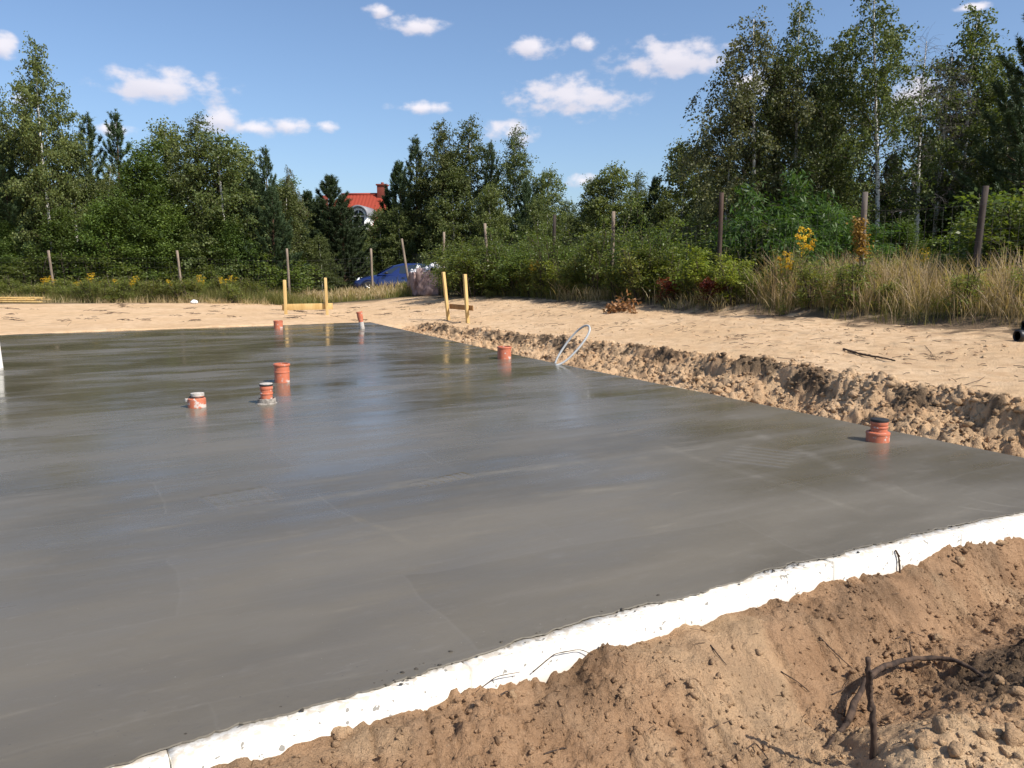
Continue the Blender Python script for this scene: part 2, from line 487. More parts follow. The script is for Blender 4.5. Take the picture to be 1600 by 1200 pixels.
M['vine_leaf'] = leaf_mat('golden_vine_leaf', (.22, .13, .03), (.36, .22, .05), .3)
M['grass_green'] = leaf_mat('green_grass', (0.1140, 0.1323, 0.0315), (0.2640, 0.2185, 0.0735), .4)
M['grass_dry'] = leaf_mat('dry_grass', (.36, .265, .145), (.56, .43, .26), .4)
M['wire'] = mat('fence_wire', (.16, .15, .14), .5, .5, .6)

# ------------------------------------------------------------------ ground
def soil_cols(x, y):
    u, v = uv(x, y); q = -v
    w = lipw(v)
    nA = fbm(x * 1.3, y * 1.3, 4); nB = fbm(x * 5 + 3, y * 5, 4); nC = fbm(x * .5 + 7, y * .5, 3)
    intr = sm(-1.6, -.6, v) * (1 - sm(16.2, 17.2, v)) * sm(.0, .1, u)
    r = .8 * intr * sm(.78, .86, u / w + .14 * nB) * (1 - sm(.99, 1.05, u / w + .06 * nB)) * sm(-.05, .2, nB + .5 * nA + .1)
    r = np.maximum(r, intr * .7 * sm(.22, .5, nB) * sm(.3, .6, u / w) * (1 - sm(1.0, 1.1, u / w)) * (1 - sm(5, 9, v)))
    fr = sm(4.75, 5.15, u + .5 * nA) * (1 - sm(27, 30, v))
    r = np.maximum(r, .8 * fr * sm(-.35, .15, nB + .1))
    g = intr * (.25 + .5 * sm(-.1, .5, nA)) * (1 - sm(1.0, 1.12, u / w))
    qv = np.clip(.25 + (-1.7 - u) * .157, .2, 1.6)
    inf = sm(-.35, -.3, q) * (1 - sm(.3, 1.2, u))
    g = np.maximum(g, inf * (.95 - .5 * sm(.12, .6, nA + .45 * nB) - .6 * np.exp(-(((u + 3.72) / .4) ** 2 + ((q - 1.15) / .3) ** 2))))
    r = np.maximum(r, inf * .85 * sm(.0, .5, fbm(u * 1.2 + 1, q * 1.7, 4) + .8 * np.exp(-((q - qv - .45) / .3) ** 2) * sm(-3.6, -2.9, u) - .42 - .9 * np.exp(-(((u + 3.72) / .5) ** 2 + ((q - 1.05) / .3) ** 2))))
    r = np.maximum(r, inf * .45 * sm(-.25, .4, nB + .3 * nA) * (1 - sm(.05, .4, q + .15 * nA)))
    r = np.maximum(r, inf * .22 * sm(.1, .5, nB - .5 * nA))
    b = np.maximum(sm(5.2, 5.9, u + .4 * nA), sm(-.5, .7, y - (30.2 + (x + 16) * .22) + .7 * nA + .4 * nB) * (u < 5.9))
    b = b * (v > -6)
    r = np.maximum(r, .6 * sm(-1.3, -.2, y - (30.2 + (x + 16) * .22) + .7 * nA + .5 * nB) * (v > 10))
    far = (1 - sm(2, 4, u)) * (v > 10)
    r = np.maximum(r, .30 * sm(.25, .6, nB) * sm(.0, .3, nC + .1))
    return np.stack([np.clip(r, 0, 1), np.clip(g, 0, 1), np.clip(b, 0, 1), np.ones_like(r)], -1)

def grid_obj(name, X, Y, Z, keep=None, smooth=True):
    n, m = X.shape
    V = np.stack([X, Y, Z], -1).reshape(-1, 3)
    i, j = np.meshgrid(np.arange(n - 1), np.arange(m - 1), indexing='ij')
    Q = np.stack([i * m + j, (i + 1) * m + j, (i + 1) * m + j + 1, i * m + j + 1], -1).reshape(-1, 4)
    if keep is not None:
        kq = keep.reshape(-1)[Q].any(1); Q = Q[kq]
    # orient upward
    a = V[Q[0][1]] - V[Q[0][0]]; b = V[Q[0][3]] - V[Q[0][0]]
    if np.cross(a, b)[2] < 0: Q = Q[:, ::-1]
    o = mesh(name, V, Q, M['ground'], None, smooth)
    ca = o.data.attributes.new('soil', 'FLOAT_COLOR', 'POINT')
    ca.data.foreach_set('color', soil_cols(V[:, 0], V[:, 1]).astype(np.float32).ravel())
    return o

def graded(lo, a, b, hi, step, grow=1.22):
    c = list(np.arange(a, b, step)); s = step; x = c[-1]
    while x < hi: s *= grow; x += s; c.append(x)
    s = step; x = c[0]; pre = []
    while x > lo: s *= grow; x -= s; pre.append(x)
    return np.array(pre[::-1] + c)

# fine patches live in (u, v)
FB = (-7.4, 1.0, -2.35, .3)        # sand bank  u0 u1 v0 v1
TR = (-.35, 7.2, -.6, 24.5)        # trench and sandy strip to the fence
def patch(name, us, vs, B, smooth=True):
    U, Vv = np.meshgrid(us, vs, indexing='ij')
    X, Y = xy(U, Vv)
    Z = terrain(X, Y)
    e = np.minimum(np.minimum(U - B[0], B[1] - U), np.minimum(Vv - B[2], B[3] - Vv))
    Z = Z - .07 * (1 - sm(.0, .25, e))
    return tag(grid_obj(name, X, Y, Z, None, smooth), kind='structure')

xs = graded(-420, -24, 14, 420, .2); ys = graded(-60, -4, 42, 700, .2)
GX, GY = np.meshgrid(xs, ys, indexing='ij')
GZ = terrain(GX, GY)
gu, gv = uv(GX, GY)
for B in (FB, TR):
    e = np.minimum(np.minimum(gu - B[0], B[1] - gu), np.minimum(gv - B[2], B[3] - gv))
    GZ = GZ - .22 * sm(.15, .55, e)
inside = (gu < -.6) & (gu > -13.4) & (gv > .6) & (gv < LV - .5)
GZ = np.where((gu < .2) & (gu > -14.3) & (gv > .1) & (gv < LV - .12), np.minimum(GZ, -.3), GZ)
tag(grid_obj('ground', GX, GY, GZ, ~inside), kind='structure')
patch('sand_bank', np.arange(FB[0], FB[1], .012), np.arange(FB[2], FB[3], .012), FB)
vs = [TR[2]]
while vs[-1] < TR[3]: vs.append(vs[-1] + .018 + .0021 * max(vs[-1], 0))
us = [TR[0]]
while us[-1] < TR[1]: us.append(us[-1] + (.02 if us[-1] < 1.5 else .045))
patch('trench_ground', np.array(us), np.array(vs), TR, True)

# ------------------------------------------------------------------ slab
ANG = math.atan2(EA[1], EA[0])
def to_loc(x, y):
    dx, dy = x - NC[0], y - NC[1]
    return dx * math.cos(ANG) + dy * math.sin(ANG), -dx * math.sin(ANG) + dy * math.cos(ANG)
def pl(px, py):
    p = gp(px, py); return to_loc(p[0], p[1])
def edge_near(u):
    return np.interp(u, [-14, -6.2, -5.64, -5.03, -4.11, -3.36, -2.42, -1.33, 0], [0, 0, .02, .06, .109, .096, .07, 0, -.04])
def edge_right(v):
    return np.interp(v, [-1, 0, 2.1, 4.5, 7.6, 9.6, 14, 17.93], [0, 0, -.03, -.075, -.175, -.185, -.09, 0])

def concrete_mat():
    m = mat('fresh_concrete', (.13, .12, .1), .3, .62); t = NT(m)
    tc = t.n('TexCoord').outputs['Object']
    sp = t.n('SeparateXYZ'); t.l(tc, sp.inputs[0])
    big = t.noise(.42, 4, .55, tc, (.6, 1.5, 1)); st = t.noise(1.6, 5, .6, tc, (.35, 2.6, 1))
    st2 = t.noise(3.2, 6, .65, tc, (.4, 3.2, 1)); fine = t.noise(38, 5, .7, tc); med = t.noise(7, 5, .6, tc, (.6, 1.4, 1))
    c = t.mix(t.ramp(big, .32, .68), (.090, .075, .050), (.138, .118, .085))
    c = t.mix(t.ramp(st, .55, .72, 0, .45), c, (.165, .145, .115))
    c = t.mix(t.ramp(st2, .60, .72, 0, .25), c, (.21, .19, .155))
    c = t.mix(t.ramp(med, .58, .72, 0, .25), c, (.18, .16, .13))
    # overlapping float passes leave faint panels
    wv_ = t.n('VectorMath'); wv_.operation = 'MULTIPLY_ADD'; nn_ = t.n('TexNoise'); nn_.inputs['Scale'].default_value = .9; nn_.inputs['Detail'].default_value = 4; t.l(tc, nn_.inputs['Vector'])
    t.l(nn_.outputs['Color'], wv_.inputs[0]); wv_.inputs[1].default_value = (.35, .35, 0); t.l(tc, wv_.inputs[2])
    mpb = t.n('Mapping'); mpb.inputs['Rotation'].default_value = (0, 0, .06); t.l(wv_.outputs[0], mpb.inputs['Vector'])
    bk = t.n('TexBrick'); bk.inputs['Scale'].default_value = 1; bk.inputs['Brick Width'].default_value = 1.9; bk.inputs['Row Height'].default_value = .78; bk.inputs['Mortar Size'].default_value = .012; bk.inputs['Mortar Smooth'].default_value = 1
    bk.inputs['Color1'].default_value = (0, 0, 0, 1); bk.inputs['Color2'].default_value = (1, 1, 1, 1); bk.inputs['Mortar'].default_value = (.9, .9, .9, 1); bk.inputs['Bias'].default_value = -.1
    t.l(mpb.outputs[0], bk.inputs['Vector'])
    c = t.mix(t.math('MULTIPLY', bk.outputs['Color'], .22), c, (.175, .155, .125))
    c = t.mix(t.math('MULTIPLY', bk.outputs['Fac'], .07), c, (.22, .20, .165))
    c = t.mix(t.ramp(fine, .64, .72, 0, .45), c, (.07, .062, .052))
    sprk = t.noise(75, 2, .5, tc)
    c = t.mix(t.ramp(sprk, .755, .775, 0, .5), c, (.42, .40, .35))
    # dry, scuffed rim by the near edge
    rim = t.ramp(t.math('ADD', sp.outputs[1], t.math('MULTIPLY', med, .25)), .16, .42, .75, 0)
    c = t.mix(t.math('MULTIPLY', rim, t.ramp(t.noise(26, 6, .75, tc, (.7, 1.6, 1)), .50, .72, 0, .7)), c, (.085, .074, .06))
    scuf = t.noise(11, 6, .72, tc, (.5, 1.7, 1)); c = t.mix(t.math('MULTIPLY', t.ramp(scuf, .57, .74, 0, .6), t.ramp(big, .3, .6, .25, 1)), c, (.175, .155, .125))
    dots = t.noise(60, 2, .5, tc); c = t.mix(t.ramp(dots, .74, .77, 0, .7), c, (.05, .043, .035))
    rough = t.ramp(st, .3, .7, .07, .20)
    rough = t.math('ADD', rough, t.ramp(big, .4, .7, 0, .12))
    wet = t.noise(.9, 5, .6, tc, (.7, 1.3, 1)); rough = t.math('ADD', rough, t.ramp(wet, .42, .58, -.03, .09))
    c = t.mix(t.ramp(wet, .5, .64, 0, .3), c, (.165, .145, .112))
    rough = t.math('ADD', rough, t.ramp(sp.outputs[1], 0.0, 6.0, .20, 0))
    rough = t.math('ADD', rough, t.math('MULTIPLY', t.ramp(st2, .58, .7), .12))
    h = t.math('ADD', t.math('MULTIPLY', st2, .5), t.math('MULTIPLY', st, .6))
    nrm = t.bump(h, .12, .02)
    nrm = t.bump(med, .08, .012, nrm)
    nrm = t.bump(fine, .10, .003, nrm)
    # float passes: long pale lap lines, and ribbed trowel chatter
    def seg(p0, p1, wd, amp):
        nonlocal c, rough
        (x0, y0), (x1, y1) = pl(*p0), pl(*p1)
        a = math.atan2(y1 - y0, x1 - x0); ln = math.hypot(x1 - x0, y1 - y0)
        mp = t.n('Mapping'); mp.vector_type = 'TEXTURE'
        mp.inputs['Location'].default_value = ((x0 + x1) / 2, (y0 + y1) / 2, 0); mp.inputs['Rotation'].default_value = (0, 0, a)
        wob = t.n('VectorMath'); wob.operation = 'MULTIPLY_ADD'
        nn = t.n('TexNoise'); nn.inputs['Scale'].default_value = 1.7; t.l(tc, nn.inputs['Vector'])
        t.l(nn.outputs['Color'], wob.inputs[0]); wob.inputs[1].default_value = (.22, .22, 0); t.l(tc, wob.inputs[2])
        sub = t.n('VectorMath'); sub.operation = 'SUBTRACT'; t.l(wob.outputs[0], sub.inputs[0]); sub.inputs[1].default_value = (.11, .11, 0)
        t.l(sub.outputs[0], mp.inputs['Vector'])
        s2 = t.n('SeparateXYZ'); t.l(mp.outputs[0], s2.inputs[0])
        k = t.math('MULTIPLY', t.ramp(t.math('ABSOLUTE', s2.outputs[1]), 0, wd, 1, 0), t.ramp(t.math('ABSOLUTE', s2.outputs[0]), ln * .38, ln * .5, 1, 0))
        k = t.math('MULTIPLY', k, t.math('MULTIPLY', t.ramp(st, .36, .66, .1, 1), t.ramp(med, .35, .6, .35, 1)))
        c = t.mix(t.math('MULTIPLY', k, amp * .8), c, (.26, .235, .19))
        rough = t.math('ADD', rough, t.math('MULTIPLY', k, .12))
    seg((-40, 872), (700, 745), .11, .40); seg((560, 765), (1170, 690), .13, .42); seg((820, 775), (1060, 752), .09, .35)
    seg((1150, 665), (1480, 800), .10, .22); seg((690, 655), (1010, 632), .12, .45); seg((0, 690), (640, 640), .05, .35)
    seg((1010, 690), (1420, 822), .07, .2); seg((160, 545), (420, 560), .10, .35); seg((540, 800), (650, 852), .04, .15)
    def ribs(p, hw, hh, ang, sc):
        nonlocal nrm, c
        x0, y0 = pl(*p)
        mp = t.n('Mapping'); mp.vector_type = 'TEXTURE'
        mp.inputs['Location'].default_value = (x0, y0, 0); mp.inputs['Rotation'].default_value = (0, 0, ang)
        t.l(tc, mp.inputs['Vector'])
        s2 = t.n('SeparateXYZ'); t.l(mp.outputs[0], s2.inputs[0])
        wv = t.n('TexWave'); wv.inputs['Scale'].default_value = sc; wv.inputs['Distortion'].default_value = 1.2
        wv.inputs['Detail'].default_value = 2; t.l(mp.outputs[0], wv.inputs['Vector'])
        k = t.math('MULTIPLY', t.ramp(t.math('ABSOLUTE', s2.outputs[0]), hw * .8, hw, 1, 0), t.ramp(t.math('ABSOLUTE', s2.outputs[1]), hh * .7, hh, 1, 0))
        nrm = t.bump(t.math('MULTIPLY', k, t.math('ADD', wv.outputs['Fac'], t.math('MULTIPLY', st2, 1.2))), .3, .010, nrm)
        c = t.mix(t.math('MULTIPLY', k, .12), c, (.24, .225, .2))
    ribs((378, 778), .22, .20, .15, 4.0); ribs((1190, 712), .35, .28, .5, 3.0); ribs((690, 750), .25, .08, .2, 5.0)
    # an arc swept by a trowel
    for p, rad in (((1530, 765), .5), ((1570, 775), .24)):
        x0, y0 = pl(*p)
        sv = t.n('VectorMath'); sv.operation = 'DISTANCE'; t.l(tc, sv.inputs[0]); sv.inputs[1].default_value = (x0, y0, 0)
        k = t.ramp(t.math('ABSOLUTE', t.math('SUBTRACT', sv.outputs['Value'], rad)), 0, .018, 1, 0)
        k = t.math('MULTIPLY', k, t.ramp(st, .42, .62, 0, .28))
        c = t.mix(k, c, (.26, .235, .19))
    t.l(c, t.b.inputs['Base Color']); t.l(rough, t.b.inputs['Roughness']); t.l(nrm, t.b.inputs['Normal'])
    return m

def foam_mat():
    m = mat('white_foam', (.82, .81, .78), .8, .2); t = NT(m)
    tc = t.n('TexCoord').outputs['Object']
    f = t.noise(34, 2, .5, tc); g = t.noise(3.5, 5, .6, tc); d = t.noise(9, 4, .6, tc, (3, 3, .5))
    sp = t.n('SeparateXYZ'); t.l(tc, sp.inputs[0])
    low = t.ramp(t.math('ADD', sp.outputs[2], t.math('MULTIPLY', g, .12)), -.12, -.02, .7, 0)
    c = t.mix(t.math('MULTIPLY', low, .6), (.72, .69, .62), (.56, .43, .30))
    c = t.mix(t.ramp(g, .54, .70, 0, .5), c, (.60, .50, .38))
    topm = t.math('MULTIPLY', t.ramp(sp.outputs[2], -.028, -.007), t.ramp(d, .42, .6, 0, .8))
    c = t.mix(topm, c, (.47, .40, .31))
    c = t.mix(t.ramp(f, .665, .69, 0, .8), c, (.16, .15, .13))
    t.l(c, t.b.inputs['Base Color'])
    t.l(t.bump(t.noise(120, 3, .6, tc), .25, .004), t.b.inputs['Normal'])
    return m
M['concrete'] = concrete_mat(); M['foam'] = foam_mat()

slab = empty('foundation_slab', (NC[0], NC[1], 0), ANG, 'freshly poured wet grey concrete foundation slab with white foam board edge', 'slab')
def slab_pts():
    P = []
    u = np.arange(-14, -.02, .012)
    rag = .026 * fbm(u * 3.0, u * 0 + 2, 3) + .022 * fbm(u * 11, u * 0 + 5, 4, .7) + .012 * (blocks(u * 16, u * 0 + .5, 2) - .4) + .07 * np.maximum(fbm(u * 1.6, u * 0 + 8, 3) - .1, 0)
    v = edge_near(u) - rag - .004
    x, y = xy(u, v); P.append(np.stack(to_loc(x, y), -1))
    v = np.arange(-.03, LV - .05, .04)
    u = edge_right(v) + .012 * fbm(v * 4, v * 0 + 4, 3)
    x, y = xy(u, v); P.append(np.stack(to_loc(x, y), -1))
    u = np.arange(-.05, -14, -.08); v = LV + .02 * fbm(u * 2, u * 0 + 6, 3) - .10 * np.exp(-(u / .5) ** 2)
    x, y = xy(u, v); P.append(np.stack(to_loc(x, y), -1))
    return np.concatenate(P)
def build_slab():
    P = slab_pts(); bm = bmesh.new()
    top = [bm.verts.new((a, b, 0)) for a, b in P]
    f = bm.faces.new(top)
    if f.normal.z < 0 or True:
        bm.normal_update()
        if f.normal.z < 0: f.normal_flip()
    # rounded slurry lip, then the side
    cx, cy = P.mean(0)
    n = len(P)
    d = np.roll(P, -1, 0) - np.roll(P, 1, 0); nr = np.stack([d[:, 1], -d[:, 0]], -1); nr /= np.linalg.norm(nr, axis=1)[:, None] + 1e-9
    rings = [top]
    for off, z in ((.002, -.0012), (.0035, -.0042), (-.05, -.02), (-.06, -.2)):
        rings.append([bm.verts.new((a, b, z)) for a, b in P + nr * off])
    for r0, r1 in zip(rings, rings[1:]):
        for i in range(n):
            j = (i + 1) % n
            bm.faces.new((r0[i], r1[i], r1[j], r0[j]))
    bmesh.ops.triangulate(bm, faces=[f])
    bmesh.ops.recalc_face_normals(bm, faces=bm.faces)
    me = bpy.data.meshes.new('concrete'); bm.to_mesh(me); bm.free(); me.materials.append(M['concrete'])
    o = bpy.data.objects.new('concrete', me); o.parent = slab; COL.objects.link(o)
build_slab()

def foam_board(A, B, th, ztop, h):
    # A, B: local end points of the outer face; the board lies behind it; slightly gnawed top edge
    A, B = np.array(A), np.array(B); d = B - A; ln = np.linalg.norm(d); d /= ln; nin = np.array([-d[1], d[0]])
    k = max(8, int(ln / .02)); s = np.linspace(.0035, ln - .0035, k)
    wv = .005 * fbm(s * 9 + A[0] * 3, s * 0, 3); zz = ztop - .005 * np.abs(fbm(s * 12 + A[0] * 5, s * 0 + 3, 3))
    V = []
    for si, w_, z_ in zip(s, wv, zz):
        o_ = A + d * si; i_ = o_ + nin * th
        V += [(*(o_ - nin * .004), z_ - h), (*(o_ + nin * w_ * .3), z_ - .012), (*(o_ + nin * (.012 + w_)), z_), (*i_, z_ - .001), (*i_, z_ - h)]
    Q = []
    for i in range(k - 1):
        for j in range(5):
            Q.append((i * 5 + j, (i + 1) * 5 + j, (i + 1) * 5 + (j + 1) % 5, i * 5 + (j + 1) % 5))
    mb = MB(); mb.add(V, np.array(Q), np.array([(0, 1, 2), (0, 2, 3), (0, 3, 4)] + [((k - 1) * 5, (k - 1) * 5 + 2, (k - 1) * 5 + 1), ((k - 1) * 5, (k - 1) * 5 + 3, (k - 1) * 5 + 2), ((k - 1) * 5, (k - 1) * 5 + 4, (k - 1) * 5 + 3)]))
    mb.build('foam_board', M['foam'], slab)
uu = -8.0; rr = random.Random(3)
bu = [-9.2, -8.1, -6.95, -5.97, -4.98, -3.93, -3.0, -2.02, -.98, .08]
for a, b in zip(bu, bu[1:]):
    off = rr.uniform(-.006, .006)
    pa, pb = [to_loc(*xy(w, edge_near(w) - .085 + off)) for w in (a, b)]
    foam_board(pa, pb, .1, -.0062 + rr.uniform(-.001, .001), .42)
vv = np.arange(-.05, 17.9, 1.0)
for a, b in zip(vv, vv[1:]):
    e = .032 + rr.uniform(-.006, .008)
    pa, pb = [to_loc(*xy(edge_right(w) + e, w)) for w in (a, b)]
    foam_board(pa, pb, .06, -.0135 + rr.uniform(-.002, .002) + (.008 if rr.random() < .4 else 0), .5)

# ------------------------------------------------------------------ pipes cast into the slab
def pvc_mat(name, splat):
    m = mat(name, (.5, .12, .05), .42, .5); t = NT(m)
    tc = t.n('TexCoord').outputs['Object']
    f = t.noise(16, 5, .65, tc); g = t.noise(45, 4, .6, tc)
    sp = t.n('SeparateXYZ'); t.l(tc, sp.inputs[0])
    c = t.mix(t.ramp(g, .35, .65), (.55, .165, .085), (.47, .12, .058))
    k = t.ramp(t.math('ADD', f, t.ramp(sp.outputs[2], 0, .2, splat * .07, 0)), .62 - splat * .03, .67 - splat * .03)
    c = t.mix(k, c, (.55, .47, .41))
    c = t.mix(t.ramp(g, .5, .72, 0, .55), c, (.56, .34, .26))
    t.l(c, t.b.inputs['Base Color']); t.l(t.ramp(k, 0, 1, .38, .85), t.b.inputs['Roughness'])
    return m
M['pvc'] = pvc_mat('orange_drain_pvc', .35); M['pvc_dirty'] = pvc_mat('orange_drain_pvc_splashed', 1.0)
M['rubber'] = mat('black_rubber', (.02, .019, .018), .6)
M['white_cap'] = bark_mat('white_plaster_cap', (.52, .48, .43), (.36, .32, .28), 30, (1, 1, 1))
M['collar'] = bark_mat('mortar_collar', (.38, .34, .29), (.17, .15, .13), 28, (1, 1, 1))
M['white_pvc'] = mat('white_pvc', (.72, .70, .63), .4)

def pipe(px, py, label, parts, lean=(0, 0), rz=0, name='drain_pipe'):
    p = gp(px, py)
    e = empty(name, (p[0], p[1], 0), rz, label, 'pipe'); e.rotation_euler = (lean[0], lean[1], rz)
    for nm, prof, mt, c in parts:
        b = MB(); b.lathe(prof, 36, c=c); b.build(nm, M[mt], e, True)
        o = e.children[-1] if e.children else None
    for o in e.children:
        o.data.polygons.foreach_set('use_smooth', np.ones(len(o.data.polygons), bool))
        try: o.data.set_sharp_from_angle(angle=R(35))
        except Exception: pass
    return e
def body(r, h, z0=-.12, wall=.005, bottom=True):      # hollow open-ended tube
    return [(r, z0), (r, h), (r - wall, h), (r - wall, -.05 if bottom else z0), (0, -.05 if bottom else z0)]
def bead(r, z, w=.018, pr=.006):
    return [(r - .002, z - w), (r + pr * .7, z - w * .75), (r + pr, z - w * .3), (r + pr, z + w * .3), (r + pr * .7, z + w * .75), (r - .002, z + w)]
def cap(r, z0, z1, dome=.003):
    return [(r, z0), (r, z1 - .003), (r - .004, z1), (r * .5, z1 + dome), (0, z1 + dome * 1.2)]
O = (0, 0, 0)
pipe(441, 597, 'tall open orange drain pipe with a thick bead round its rim', [
    ('pipe_body', body(.092, .235), 'pvc', O), ('rim', bead(.092, .218, .017, .011), 'pvc', O), ('socket_ring', bead(.092, .13, .012, .005), 'pvc', O)])
pipe(417, 630, 'orange drain pipe with white plaster top standing in a wide mortar collar', [
    ('pipe_body', body(.062, .19), 'pvc_dirty', O), ('socket_ring', bead(.062, .165, .02, .006), 'pvc', O), ('socket_ring', bead(.062, .105, .010, .006), 'pvc_dirty', O),
    ('gasket', bead(.064, .196, .010, .006), 'rubber', O), ('cap', cap(.067, .198, .212), 'white_cap', O),
    ('collar', [(.095, -.1), (.093, .035), (.09, .052), (.082, .054), (.078, .03), (.06, .022)], 'collar', O), ('cement_fillet', [(.108, -.004), (.102, .004), (.096, .010), (.09, .014)], 'collar', O)])
pipe(308, 636, 'short plaster splashed orange pipe with notched white top', [
    ('pipe_body', [(.088, -.12), (.09, .06), (.088, .088), (.078, .098), (.068, .10), (.066, .07)], 'pvc_dirty', O), ('gasket', bead(.068, .104, .008, .008), 'rubber', O),
    ('inner_pipe', body(.064, .135), 'pvc', (.01, 0, 0)), ('cap', cap(.066, .118, .146), 'white_cap', (.01, 0, 0)), ('side_lug', bead(.022, .075, .02, .004), 'white_cap', (-.088, -.02, 0))])
pipe(435, 513, 'squat faded pinkish drain pipe by the far slab edge', [
    ('pipe_body', body(.105, .185), 'pvc', O), ('rim', bead(.105, .17, .014, .007), 'pvc', O)])
pipe(566, 513.5, 'slender leaning orange pipe with white splashed foot near slab corner', [
    ('pipe_body', [(.055, -.1), (.056, .2), (.06, .23), (.066, .25), (.067, .40), (.062, .40), (.06, .2), (0, .2)], 'pvc', O),
    ('rim', bead(.067, .385, .02, .008), 'pvc', O), ('splashed_foot', [(.0575, -.05), (.059, .02), (.0585, .1), (.0572, .16)], 'white_cap', O)], (0, R(-9)))
pipe(788, 560.5, 'wide faded orange pipe stub beside the looped conduit', [
    ('pipe_body', body(.108, .195), 'pvc', O), ('rim', bead(.108, .178, .015, .008), 'pvc_dirty', O)])
pipe(1371, 689, 'red orange pipe with black cap stepped into a wider socket', [
    ('socket', [(.09, -.12), (.091, .06), (.09, .078), (.078, .083), (.07, .083), (.066, .07)], 'pvc', O), ('socket_ring', bead(.09, .066, .012, .004), 'pvc', O),
    ('inner_pipe', body(.064, .175), 'pvc', (.006, 0, 0)), ('socket_ring', bead(.064, .118, .008, .006), 'pvc', (.006, 0, 0)), ('socket_ring', bead(.065, .15, .016, .005), 'pvc', (.006, 0, 0)),
    ('cap', cap(.070, .166, .186), 'rubber', (.006, 0, 0))])
pipe(-1, 575, 'slim white plastic pipe stub standing in the slab', [
    ('pipe_body', body(.05, .50), 'white_pvc', O), ('rim', bead(.05, .485, .012, .006), 'white_pvc', O)], (0, R(-3)))

def conduit():
    L_ = [(866, 569, 12.0), (870, 560, 12.02), (879, 545, 12.08), (890, 529, 12.1), (903, 515, 12.08), (914, 507.5, 12.0), (921, 508, 11.9),
          (922, 516, 11.85), (916, 528, 11.8), (905, 543, 11.75), (892, 557, 11.72), (880, 567, 11.7), (868, 573, 11.68)]
    P = np.array([(xw(a, D), D, zw(b, D)) for a, b, D in L_])
    P[0, 2] = -.08; P[-1, 2] = -.012
    t = np.linspace(0, len(P) - 1, 70); i = np.arange(len(P))
    S = np.stack([np.interp(t, i, P[:, k]) for k in range(3)], -1)
    for _ in range(6): S[1:-1] = (S[:-2] + 2 * S[1:-1] + S[2:]) / 4
    b = MB(); b.tube(S, .0165, 10)
    m = mat('grey_conduit', (.42, .43, .42), .35)
    o = b.build('conduit_loop', m, None, True)
    tag(o, 'thin pale grey conduit bent into a loop at the slab edge', 'conduit')
conduit()

# ------------------------------------------------------------------ tree prototypes
def rand_unit(n, rg):
    v = rg.normal(size=(n, 3)); return unit(v)

def limb(p0, d0, L, n, rg, grav=0., wob=.12):
    P = [np.array(p0, float)]; d = np.array(d0, float)
    for i in range(n):
        d = d + rg.normal(size=3) * wob; d[2] += grav * (i + 1) / n
        d /= np.linalg.norm(d); P.append(P[-1] + d * L / n)
    return np.array(P)

def birch(seed, H=10., r=1.7, base=.22, nb=90, weep=.5, leaf=.06, per=14, leafmat='birch_leaf', bare=False, twk=1.0, lean=.0, tops=1.0, trunk_r=.085, prof=None):
    rg = np.random.default_rng(seed)
    n = 16
    hh = np.linspace(0, 1, n)
    ph = rg.random(4) * 6
    TP = np.stack([.16 * np.sin(hh * 3 + ph[0]) * hh + lean * hh ** 1.3 * H * .1, .16 * np.sin(hh * 3.6 + ph[1]) * hh, hh * H], -1)
    wood = MB(); tw = MB(); wood.tube(TP, trunk_r * (1 - hh) ** .8 + .008, 8)
    C, D, LN = [], [], []
    for b in range(nb):
        f = base + (1 - base) * ((b + rg.random()) / nb) ** .9
        f = min(f, .985)
        p0 = np.array([np.interp(f, hh, TP[:, k]) for k in range(3)])
        az = b * 2.39996 + rg.normal() * .35
        t = (f - base) / (1 - base)
        rad = r * (prof(t) if prof else (math.sin(math.pi * min(1, (t * .92 + .10))) ** .75 * (1 - .55 * t)) * 1.25)
        L = max(.35, rad * rg.uniform(.65, 1.2)) * (1.15)
        el = R(rg.uniform(28, 58) + 18 * t) if prof is None else R(rg.uniform(8, 34) + 34 * t)
        d0 = np.array([math.cos(az) * math.cos(el), math.sin(az) * math.cos(el), math.sin(el)])
        P = limb(p0, d0, L, 7, rg, -weep * .55, .09)
        tw.tube(P, np.linspace(max(.006, .02 * (1 - t) + .004), .003, 8), 3, False)
        nt = max(3, int(L * 7 * twk))
        for k in range(nt):
            s = .22 + .78 * rg.random() ** .8
            i = s * 7; i0 = min(6, int(i)); q = P[i0] + (P[i0 + 1] - P[i0]) * (i - i0)
            bd = P[i0 + 1] - P[i0]; bd /= np.linalg.norm(bd)
            d = bd * .5 + rg.normal(size=3) * .55; d[2] += .15 - weep * .3
            tl = rg.uniform(.25, .6) * (1 + weep * .7)
            TPt = limb(q, d / np.linalg.norm(d), tl, 4, rg, -weep * 1.1, .12)
            if bare or k % 3 == 0: tw.tube(TPt, [.004, .003, .003, .002, .0015], 3, False)
            if bare and rg.random() > .12: continue
            m = int(per * rg.uniform(.6, 1.4)); ss = rg.random(m) * 4; ii = np.minimum(3, ss.astype(int))
            C.append(TPt[ii] + (TPt[ii + 1] - TPt[ii]) * (ss - ii)[:, None] + rg.normal(size=(m, 3)) * .05)
            dd = rg.normal(size=(m, 3)) * .7; dd[:, 2] -= .35 + weep * .5; D.append(unit(dd))
    root = empty('birch_tree')
    wood.build('trunk', M['birch_bark'], root, True)
    tw.build('branches', M['grey_bark' if bare else 'dark_bark'], root, True)
    C = np.concatenate(C); D = np.concatenate(D)
    S = unit(np.cross(D, rand_unit(len(C), rg)))
    ln = leaf * rg.uniform(.7, 1.35, len(C))
    mb = MB(); mb.leaves(C, D, S, ln, ln * .40)
    mb.build('crown', M[leafmat], root)
    return root

